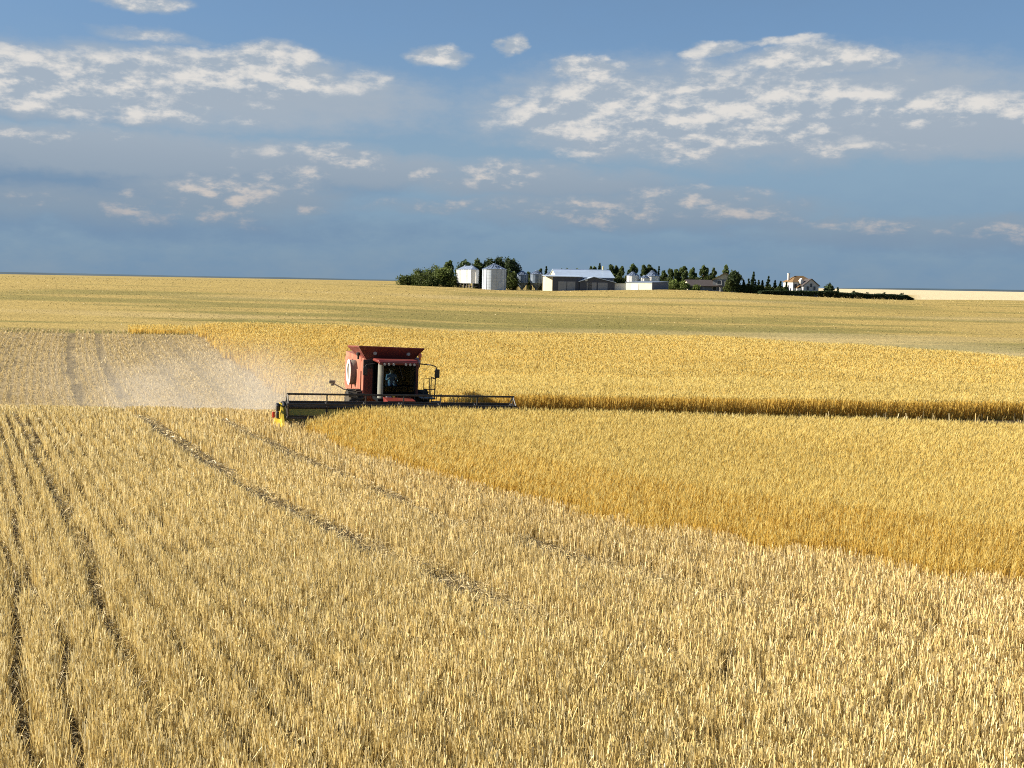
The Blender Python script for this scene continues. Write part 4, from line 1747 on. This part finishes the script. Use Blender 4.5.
SB = 'trees and bushes west of the bins'
tree('low rounded bush forming the far tip of the green shelter belt', 'bush', 404, 278.3, 9.6, 300, 0.64, group=SB)
tree('low spreading bush second from the open-field tip of the shelter belt', 'bush', 414, 275.3, 10.8, 301, 0.72, group=SB)
tree('small pointed bush rising from the low open-field part of the shelter belt', 'bush', 418, 269.8, 7.2, 304, 0.72, group=SB)
tree('broad light green bush midway along the shelter belt', 'bush', 431, 264.8, 12.0, 304, 0.90, group=SB)
tree('light green bush in front of the tallest shelter belt tree', 'bush', 443, 268.3, 10.8, 300, 0.93, group=SB)
tree('tallest pointed tree of the shelter belt left of the white ribbed bin', 'poplar', 449, 260.0, 6, 307, 1.0, group=SB)
tree('dark green low bush at the foot of the shelter belt near its middle', 'bush', 426, 276.8, 12.0, 298, 0.58, group=SB)
tree('low dark bush beside the legs of the white ribbed bin', 'bush', 452, 275.8, 8.4, 299, 0.61, group=SB)
tree('green rounded tree showing over the roof of the white ribbed bin', 'round', 465, 262.5, 9, 310, 1.1, group=SB)
tree('pointed tree between the ribbed bin roof and the tall round bin', 'poplar', 477.5, 259.5, 6.5, 312, .9, group=SB)
SE = 'dark trees behind the tall bin'
tree('dark tree directly over the roof of the tall galvanised bin', 'round', 489, 260.2, 10, 312, .75, group=SE)
tree('dark tree just right of the tall galvanised bin peak', 'round', 500, 258.6, 10.5, 313, .7, group=SE)
tree('large dark tree at the end of the clump between tall bin and hopper bins', 'round', 510, 259.6, 9.5, 311, .65, group=SE)
tree('dark low tree filling the gap beside the tall bin foot', 'bush', 512, 271.0, 7, 305, .6, group=SE)
tree('dark lower tree filling the canopy between the ribbed bin and the tall bin', 'round', 482, 263.5, 9, 314, .7, group=SE)
tree('dark tree low at the outer edge of the clump facing the hopper bins', 'round', 515.5, 266.0, 5.5, 310, .65, group=SE)
SM = 'small trees behind the hopper bins and barn'
tree('tiny tree between the two blue-grey hopper bins', 'poplar', 528.5, 271.0, 3, 325, .8, group=SM)
tree('slim tree rising behind the second hopper bin', 'poplar', 540.0, 267.6, 3.2, 326, .95, group=SM)
tree('pointed dark spruce behind the gap between hopper bin and cream shed end', 'spruce', 546.0, 267.2, 3.8, 324, .9, group=SM)
for i, (px, tp) in enumerate(((561, 267.2), (566.5, 267.2), (571, 267.6), (577, 267.0), (583, 267.4))):
    tree('tiny distant treetop showing in a row above the barn ridge', 'poplar', px, tp, 2.6, 345, .8, group='tiny treetops above the barn ridge', n=240)
tree('tree with pointed top above the middle of the barn ridge', 'poplar', 590.3, 265.2, 3.2, 322, 1.0, group=SM)
tree('tree above the barn ridge beside the taller dark one', 'poplar', 594.3, 265.0, 3.0, 323, .95, group=SM)
tree('tallest dark tree standing over the right half of the barn ridge', 'spruce', 599.3, 264.2, 3.8, 321, 1.0, group=SM)
tree('low rounded tree by the yellowed vent pipe', 'bush', 604.0, 267.0, 4.5, 322, 1.05, group=SM)
SR = 'dark trees east of the barn'
tree('broad dark tree touching the end of the white barn roof', 'poplar', 610.2, 263.8, 5.5, 318, .7, group=SR)
tree('slim dark tree second beyond the barn roof end', 'poplar', 616.3, 264.6, 3.6, 319, .65, group=SR)
tree('rounded dark tree third beyond the barn roof end', 'poplar', 621.2, 265.2, 4.5, 317, .7, group=SR)
tree('low dark bush over the short white wall', 'bush', 620.0, 277.5, 9, 310, .5, group=SR)
tree('low dark bush left of the first white bin', 'bush', 626.5, 275.5, 4.5, 311, .55, group=SR)
tree('wide tree directly behind the first white bin', 'poplar', 633.0, 263.8, 5.6, 319, .95, group=SR)
tree('pointed tree behind the small squat white bin', 'poplar', 643.0, 264.2, 4.2, 318, .85, group=SR)
tree('taller pointed tree left of the bluish bin roof', 'poplar', 649.0, 263.8, 4.2, 319, .8, group=SR)
tree('short tree peeping over the bluish bin roof', 'round', 653.5, 268.2, 3.5, 321, .8, group=SR)
tree('very thin young tree right of the bluish bin roof', 'spruce', 658.5, 267.2, 1.8, 318, .9, group=SR)
for px, tp in ((606, 274), (613, 274), (660, 277), (666, 278), (679, 278), (688, 277), (699, 277), (708, 276), (718, 276)):
    tree('low dark undergrowth bush filling the gaps beneath the row of tall trees', 'bush', px, tp, 6, 314, .6, group='undergrowth beneath the tree row')
SG = 'trees between bins and houses'
tree('small dark tree at the start of the clump right of the bins', 'poplar', 663.5, 270.0, 3.4, 312, .7, group=SG)
tree('dark tree in the clump over the pale shed end', 'poplar', 669.5, 268.6, 4.6, 311, .7, group=SG)
tree('lighter tree in the middle of the clump right of the bins', 'poplar', 676.3, 268.0, 4.2, 312, 1.0, group=SG)
tree('tall dark tree closing the clump before the low dark-roofed house', 'poplar', 683.2, 265.4, 5.0, 311, .75, group=SG)
tree('sunny green bush below the clump right of the pale shed', 'bush', 673.5, 281.0, 7, 299, 1.25, group=SG)
tree('green bush before the sunlit gable of the low dark-roofed house', 'bush', 684.0, 281.5, 6, 298, 1.15, group=SG)
tree('low green bush under the windows of the dark-roofed house', 'bush', 696.5, 285.4, 5, 297, 1.0, group=SG)
tree('pointed tree over the sunlit gable of the low house', 'poplar', 692.0, 267.0, 3.8, 318, .95, group=SG)
tree('tallest pointed tree behind the long dark roof', 'poplar', 703.5, 264.2, 4.5, 319, .8, group=SG)
tree('narrow tree behind the right part of the long dark roof', 'poplar', 713.3, 266.8, 3.6, 318, .75, group=SG)
tree('tree with a blunt top standing behind the tan-roofed house', 'poplar', 725.0, 264.2, 4.4, 319, .95, group=SG)
tree('round dark tree hiding half of the tan-roofed house', 'round', 734.2, 271.8, 6.8, 298, .75, group=SG)
tree('dark low bush at the foot of the round dark tree', 'bush', 729.0, 281.0, 6, 297, .6, group=SG)
SS = 'small spruces between the houses'
tree('short bushy spruce right next to the round dark tree', 'spruce', 743.5, 281.0, 3.4, 299, .8, group=SS)
tree('small spruce midway between round dark tree and tallest spruce', 'spruce', 748.5, 279.8, 3.0, 300, .85, group=SS)
tree('tallest slender spruce between the two houses', 'spruce', 753.4, 272.8, 3.6, 301, .9, group=SS)
tree('small spruce right beside the tallest slender spruce', 'spruce', 758.5, 281.0, 2.6, 300, .8, group=SS)
tree('small rounded conifer midway along the spruce row', 'spruce', 762.3, 281.4, 3.0, 301, .8, group=SS)
tree('second tallest spruce in the row before the white house', 'spruce', 768.3, 277.4, 3.3, 300, .85, group=SS)
tree('small spruce following the second tallest spruce', 'spruce', 775.0, 281.2, 2.8, 300, .8, group=SS)
tree('squat dark conifer near the white house', 'spruce', 780.5, 282.2, 3.6, 301, .8, group=SS)
for px, tp in ((739.5, 284.5), (746.0, 286.0), (751.0, 285.5), (756.5, 286.5), (761.0, 286.0), (766.0, 286.5), (772.0, 287.0), (778.0, 287.0), (784.0, 287.5)):
    tree('low dark bush filling the gaps at the foot of the spruce row', 'bush', px, tp, 4.5, 299.0, .55, group='low dark bushes under the spruce row')
tree('narrow dark conifer touching the sunlit wall of the white house', 'spruce', 786.5, 283.0, 2.4, 298, .8, group=SS)
SH = 'small trees along the hedge'
tree('bushy dark tree standing alone right of the white house', 'round', 829.4, 284.2, 4.8, 301, .8, group=SH)
tree('small shrub between the white house and the lone bushy tree', 'hedge', 822.0, 290.2, 2.2, 300, 1.0, group=SH)
tree('thin small tree right beside the lone bushy tree', 'spruce', 838.0, 288.4, 2.0, 299, .8, group=SH)
tree('short shrub poking above the hedge nearest the lone bushy tree', 'hedge', 853.5, 290.6, 2.6, 298, 1.0, group=SH)
tree('short shrub poking above the middle of the long hedge', 'hedge', 868.2, 291.4, 2.6, 297, 1.0, group=SH)
tree('short shrub poking above the hedge towards its open end', 'hedge', 884.0, 290.8, 2.2, 297, 1.0, group=SH)
tree('shrub at the far end of the hedge by the pale grain field', 'hedge', 902.0, 293.2, 3.0, 296, 1.0, group=SH)


def hedge():
    D = 294
    p = spot(830, D, .1)
    t = thing('hedge', 'long dark clipped hedge running along the field edge past the white house', 'hedge', p)
    pts, tn = [], []
    n = 17000
    px = RNG.uniform(756, 910, n)
    hh = np.interp(px, [756, 775, 800, 840, 880, 903, 910], [.8, 1.45, 1.7, 1.65, 1.5, 1.3, .4])
    x = (px - 512) / F * D
    y = D + RNG.uniform(-1.1, 1.1, n)
    bumps = .72 + .5 * vnoise(x, y * 0, .5, 91, 4)
    z = hh * bumps * RNG.random(n) ** .55
    y += 0
    pts = np.stack([x - p.x, y - p.y, Hn(x, y) + z - p.z], 1)
    v = leaf_quads(pts, np.full(n, .17))
    tone = .7 + .6 * vnoise(x, z * 2, .9, 93, 3)
    col = np.array(GREEN['hedge']) * tone[:, None] * RNG.uniform(.8, 1.2, (n, 1))
    o = np_mesh('foliage', v, np.arange(len(v)).reshape(-1, 4), np.repeat(col, 4, 0), M['leaf'])
    o.parent = t


hedge()

# ================================================================== SKY, SUN
SUN_EL, SUN_BEHIND = R(27), R(3)     # low evening sun on the left, a little behind the scene
sun_dir = Vector((-math.cos(SUN_BEHIND) * math.cos(SUN_EL), math.sin(SUN_BEHIND) * math.cos(SUN_EL), math.sin(SUN_EL)))
sd = bpy.data.lights.new('sun', 'SUN')
sd.energy = 5.0
sd.angle = R(.53)
sd.color = (1.0, .90, .72)
so = bpy.data.objects.new('sun', sd)
COL.objects.link(so)
so.rotation_euler = (-sun_dir).to_track_quat('-Z', 'Y').to_euler()
so.location = sun_dir * 200

W = bpy.data.worlds.new('World')
SC.world = W
W.use_nodes = True
nt = W.node_tree
for n_ in list(nt.nodes):
    nt.nodes.remove(n_)
WL = nt.links


def mth(op, a, b=None, c=None, clamp=False):
    n = nt.nodes.new('ShaderNodeMath')
    n.operation = op
    n.use_clamp = clamp
    for i, v in enumerate((a, b, c)):
        if v is None:
            continue
        if isinstance(v, (int, float)):
            n.inputs[i].default_value = v
        else:
            WL.new(v, n.inputs[i])
    return n.outputs[0]


def smooth(v, a, b, lo=0.0, hi=1.0):
    n = nt.nodes.new('ShaderNodeMapRange')
    n.interpolation_type = 'SMOOTHSTEP'
    n.inputs['From Min'].default_value = a
    n.inputs['From Max'].default_value = b
    n.inputs['To Min'].default_value = lo
    n.inputs['To Max'].default_value = hi
    WL.new(v, n.inputs['Value'])
    return n.outputs['Result']


def mixc(f, a, b):
    n = nt.nodes.new('ShaderNodeMixRGB')
    if isinstance(f, (int, float)):
        n.inputs['Fac'].default_value = f
    else:
        WL.new(f, n.inputs['Fac'])
    for k, v in (('Color1', a), ('Color2', b)):
        if isinstance(v, tuple):
            n.inputs[k].default_value = v + (1,)
        else:
            WL.new(v, n.inputs[k])
    return n.outputs['Color']


def combine(x, y, z):
    n = nt.nodes.new('ShaderNodeCombineXYZ')
    for i, v in enumerate((x, y, z)):
        if isinstance(v, (int, float)):
            n.inputs[i].default_value = v
        else:
            WL.new(v, n.inputs[i])
    return n.outputs[0]


def fbm(vec, scale, detail=9, rough=.58, dist=0.0):
    n = nt.nodes.new('ShaderNodeTexNoise')
    n.inputs['Scale'].default_value = scale
    n.inputs['Detail'].default_value = detail
    n.inputs['Roughness'].default_value = rough
    n.inputs['Distortion'].default_value = dist
    WL.new(vec, n.inputs['Vector'])
    return n.outputs['Fac']


STR = .05
K = .83
sky = nt.nodes.new('ShaderNodeTexSky')
sky.sky_type = 'NISHITA'
sky.sun_disc = False
sky.sun_elevation = SUN_EL
sky.sun_rotation = math.atan2(sun_dir.x, sun_dir.y)
sky.altitude = 700
sky.air_density = 1.0
sky.dust_density = .6
sky.ozone_density = 2.0
tc = nt.nodes.new('ShaderNodeTexCoord')
sep = nt.nodes.new('ShaderNodeSeparateXYZ')
WL.new(tc.outputs['Generated'], sep.inputs[0])
az = mth('ARCTAN2', sep.outputs[0], sep.outputs[1])
el = mth('ARCSINE', sep.outputs[2])


def sk(px, py):
    d = ray(px, py).normalized()
    return math.atan2(d.x, d.y), math.asin(d.z)


def vmath(op, a_, b_):
    n = nt.nodes.new('ShaderNodeVectorMath')
    n.operation = op
    for i, v in enumerate((a_, b_)):
        if isinstance(v, tuple):
            n.inputs[i].default_value = v
        else:
            WL.new(v, n.inputs[i])
    return n.outputs['Value'] if op == 'DOT_PRODUCT' else n.outputs[0]


# billowing: the directions are pushed about by noise before the cloud outlines are read
pv = combine(az, mth('MULTIPLY', el, 1.9), 0.0)
wn = nt.nodes.new('ShaderNodeTexNoise')
wn.inputs['Scale'].default_value = 17
wn.inputs['Detail'].default_value = 5
wn.inputs['Roughness'].default_value = .6
WL.new(pv, wn.inputs['Vector'])
push = vmath('MULTIPLY', vmath('SUBTRACT', wn.outputs['Color'], (.5, .5, .5)), (.055, .024, 0.0))
pw = vmath('ADD', combine(az, el, 0.0), push)


def blobs(lst, p_, grow=1.0):
    """highest of a set of soft ellipses in sky directions (x, y, half width, height above, depth below, strength)"""
    acc = None
    for (px, py, rx, up, dn, amp) in lst:
        rx, up, dn, amp = rx * grow, up * (grow * 1.12 if grow > 1 else 1), dn * (grow * 1.12 if grow > 1 else 1), amp + (.12 if grow > 1 else 0)
        a0, e0 = sk(px, py - (up - dn) * .5)
        h = (up + dn) * .5
        d = vmath('MULTIPLY', vmath('SUBTRACT', p_, (a0, e0, 0.0)), (F / rx, F / h, 0.0))
        q = vmath('DOT_PRODUCT', d, d)
        v = mth('MULTIPLY_ADD', q, -amp, amp)
        acc = v if acc is None else mth('MAXIMUM', acc, v)
    return mth('MAXIMUM', acc, -1.2)


CUMULUS = [
    (55, 92, 105, 30, 20, 1.0), (232, 82, 112, 22, 14, 1.0), (272, 70, 46, 18, 12, .9), (160, 111, 100, 10, 8, .6), (352, 81, 50, 7, 5, .35), (60, 108, 60, 8, 6, .4),
    (640, 122, 120, 36, 30, .95), (745, 108, 130, 34, 36, .9), (818, 66, 66, 15, 10, .95), (945, 112, 110, 16, 12, .9), (585, 74, 30, 12, 8, .7), (714, 51, 26, 7, 5, .6),
    (650, 148, 130, 9, 7, .6), (850, 100, 60, 14, 12, .6), (1030, 113, 40, 14, 9, .9), (850, 152, 70, 6, 4, .35),
    (30, 134, 130, 9, 7, .45), (300, 152, 60, 8, 6, .4), (345, 160, 40, 9, 6, .5), (215, 198, 48, 20, 22, .75), (245, 186, 40, 14, 10, .5), (135, 206, 26, 12, 10, .6), (300, 182, 28, 11, 8, .55), (312, 211, 18, 6, 4, .4), (20, 205, 40, 8, 5, .25),
    (500, 178, 42, 15, 9, .7), (434, 181, 20, 10, 7, .55), (572, 174, 46, 6, 4, .25), (585, 212, 66, 13, 12, .7), (605, 216, 24, 10, 12, .6), (698, 205, 70, 15, 10, .5), (740, 214, 60, 8, 6, .35),
    (828, 221, 18, 8, 6, .55), (872, 223, 40, 6, 5, .4), (960, 231, 70, 8, 6, .4), (1012, 232, 22, 7, 6, .55), (470, 208, 90, 6, 5, .25),
    (437, 59, 26, 9, 7, .75), (516, 46, 11, 8, 7, .7), (506, 101, 14, 7, 6, .6), (143, 3, 30, 9, 8, .75), (8, 50, 24, 5, 3, .35), (152, 38, 40, 5, 4, .22), (780, 45, 34, 4, 3, .3), (600, 100, 60, 8, 6, .35),
]
BANK = [
    (130, 160, 330, 24, 34, 1.0), (60, 185, 260, 26, 30, .8), (330, 172, 120, 14, 16, .6), (905, 128, 220, 16, 22, 1.0), (760, 130, 200, 20, 24, .7), (560, 186, 120, 10, 12, .5),
    (250, 100, 150, 10, 14, .5), (50, 110, 110, 8, 12, .5), (650, 222, 200, 14, 14, .6), (940, 240, 220, 14, 14, .6), (150, 225, 320, 20, 20, .6),
]
cm = blobs(CUMULUS, pw, 1.24)
fine = fbm(pv, 46, 6, .62)
pbig = combine(az, mth('MULTIPLY', el, 2.3), 7.7)
big = fbm(pbig, 22, 7, .6)
nz = mth('ADD', mth('MULTIPLY', mth('SUBTRACT', big, .5), 1.15), mth('MULTIPLY', mth('SUBTRACT', fine, .5), .5))
dens = mth('MULTIPLY_ADD', cm, .62, nz)
BODY = [(770, 112, 290, 46, 44, 0.73), (950, 130, 190, 26, 24, 0.78), (170, 92, 260, 34, 30, 0.68), (120, 150, 260, 20, 22, 0.78), (360, 168, 130, 16, 16, 0.63), (230, 190, 110, 26, 30, 0.58), (530, 182, 150, 16, 14, 0.63), (640, 210, 180, 18, 18, 0.68), (920, 232, 170, 14, 14, 0.63), (60, 205, 160, 16, 16, 0.48)]
body = mth('MAXIMUM', cm, blobs(BODY, pw, 1.1))
soft = smooth(mth('MULTIPLY_ADD', body, .75, mth('MULTIPLY', nz, .6)), -.22, .48, 0, .93)
crisp = smooth(dens, .02, .55)
# relief: density a little towards the sun (up and to the left) tells the lit side from the far side
bigs = fbm(vmath('ADD', pbig, (-.008, .022, 0.0)), 22, 7, .6)
fines = fbm(vmath('ADD', pv, (-.004, .009, 0.0)), 46, 6, .62)
MAIN = [c for c in CUMULUS if c[2] >= 60 and c[5] >= .9]
cms = mth('SUBTRACT', blobs(MAIN, pw, 1.24), blobs(MAIN, vmath('ADD', pw, (-.006, .012, 0.0)), 1.24))
relief = mth('ADD', mth('MULTIPLY', cms, .32), mth('ADD', mth('MULTIPLY', mth('SUBTRACT', big, bigs), 3.0), mth('MULTIPLY', mth('SUBTRACT', fine, fines), 1.6)))
lit = smooth(relief, -.30, .62)
lowness = smooth(el, .03, .15)
lit_c = mixc(lowness, tuple(c * K for c in (5.3, 4.8, 4.55)), tuple(c * K for c in (7.5, 7.25, 6.9)))
shade_c = mixc(lowness, tuple(c * K for c in (2.3, 3.1, 4.0)), tuple(c * K for c in (3.75, 4.4, 5.15)))

BANK_C = tuple(c * K for c in (1.78, 2.78, 4.1))
bm_ = blobs(BANK, pw)
bank = smooth(mth('MULTIPLY_ADD', bm_, .6, mth('MULTIPLY', nz, .55)), -.12, .50, 0, .9)
# the far air and thin cloud veil low in the sky
SKY_HI = tuple(c * K for c in (1.65, 3.2, 5.6))
SKY_MID = tuple(c * K for c in (2.4, 3.65, 4.95))
SKY_LOW = tuple(c * K for c in (1.78, 2.88, 4.2))


def clear_sky(extra=None):
    veil_c = mixc(smooth(el, .0, .11), SKY_LOW, SKY_MID)
    veil = smooth(el, .07, .34, .94, .25)
    if extra is not None:
        veil = mth('ADD', veil, extra, clamp=True)
    return mixc(veil, vmath('MULTIPLY', sky.outputs['Color'], (K, K, K)), mixc(smooth(el, .10, .24), veil_c, SKY_HI))


def background(col):
    n = nt.nodes.new('ShaderNodeBackground')
    n.inputs['Strength'].default_value = STR
    WL.new(col, n.inputs['Color'])
    return n.outputs[0]


# the cloud field fills a band of the low northern sky; elsewhere the sky is clear
band = mth('MULTIPLY', smooth(el, .27, .34, 1, 0), smooth(mth('ABSOLUTE', az), .62, .72, 1, 0))
base = clear_sky(mth('MULTIPLY', mth('MULTIPLY', mth('SUBTRACT', big, .5), .25), band))
base = mixc(mth('MULTIPLY', bank, band), base, BANK_C)
thin = mth('MULTIPLY', band, smooth(el, .015, .07, .2, 1.0))
colr = mixc(mth('MULTIPLY', soft, thin), base, shade_c)
colr = mixc(mth('MULTIPLY', mth('MULTIPLY', crisp, lit), mth('MULTIPLY', thin, .95)), colr, lit_c)
colr = mixc(smooth(el, -.02, .0), (1.1, 1.7, 2.3), colr)
plain = mixc(smooth(el, -.02, .0), (1.1, 1.7, 2.3), clear_sky())
inside = mth('MULTIPLY', mth('LESS_THAN', mth('ABSOLUTE', az), .72), mth('MULTIPLY', mth('LESS_THAN', el, .34), mth('GREATER_THAN', el, -.03)))
bg = nt.nodes.new('ShaderNodeMixShader')
WL.new(inside, bg.inputs['Fac'])
WL.new(background(plain), bg.inputs[1])
WL.new(background(colr), bg.inputs[2])
wo = nt.nodes.new('ShaderNodeOutputWorld')
WL.new(bg.outputs[0], wo.inputs['Surface'])
W.cycles.sampling_method = 'MANUAL'
W.cycles.sample_map_resolution = 256

SC.view_settings.view_transform = 'Standard'
SC.view_settings.look = 'None'
SC.view_settings.exposure = 1.3
SC.view_settings.gamma = 1.0
SC.view_settings.use_curve_mapping = False
SC.render.engine = 'CYCLES'
SC.cycles.max_bounces = 5
SC.cycles.diffuse_bounces = 2
SC.cycles.transparent_max_bounces = 12
SC.cycles.volume_bounces = 1
SC.cycles.pixel_filter_type = 'BLACKMAN_HARRIS'
SC.cycles.filter_width = 1.05
SC.cycles.use_denoising = False
SC.cycles.use_adaptive_sampling = False
SC.cycles.sample_clamp_indirect = 6
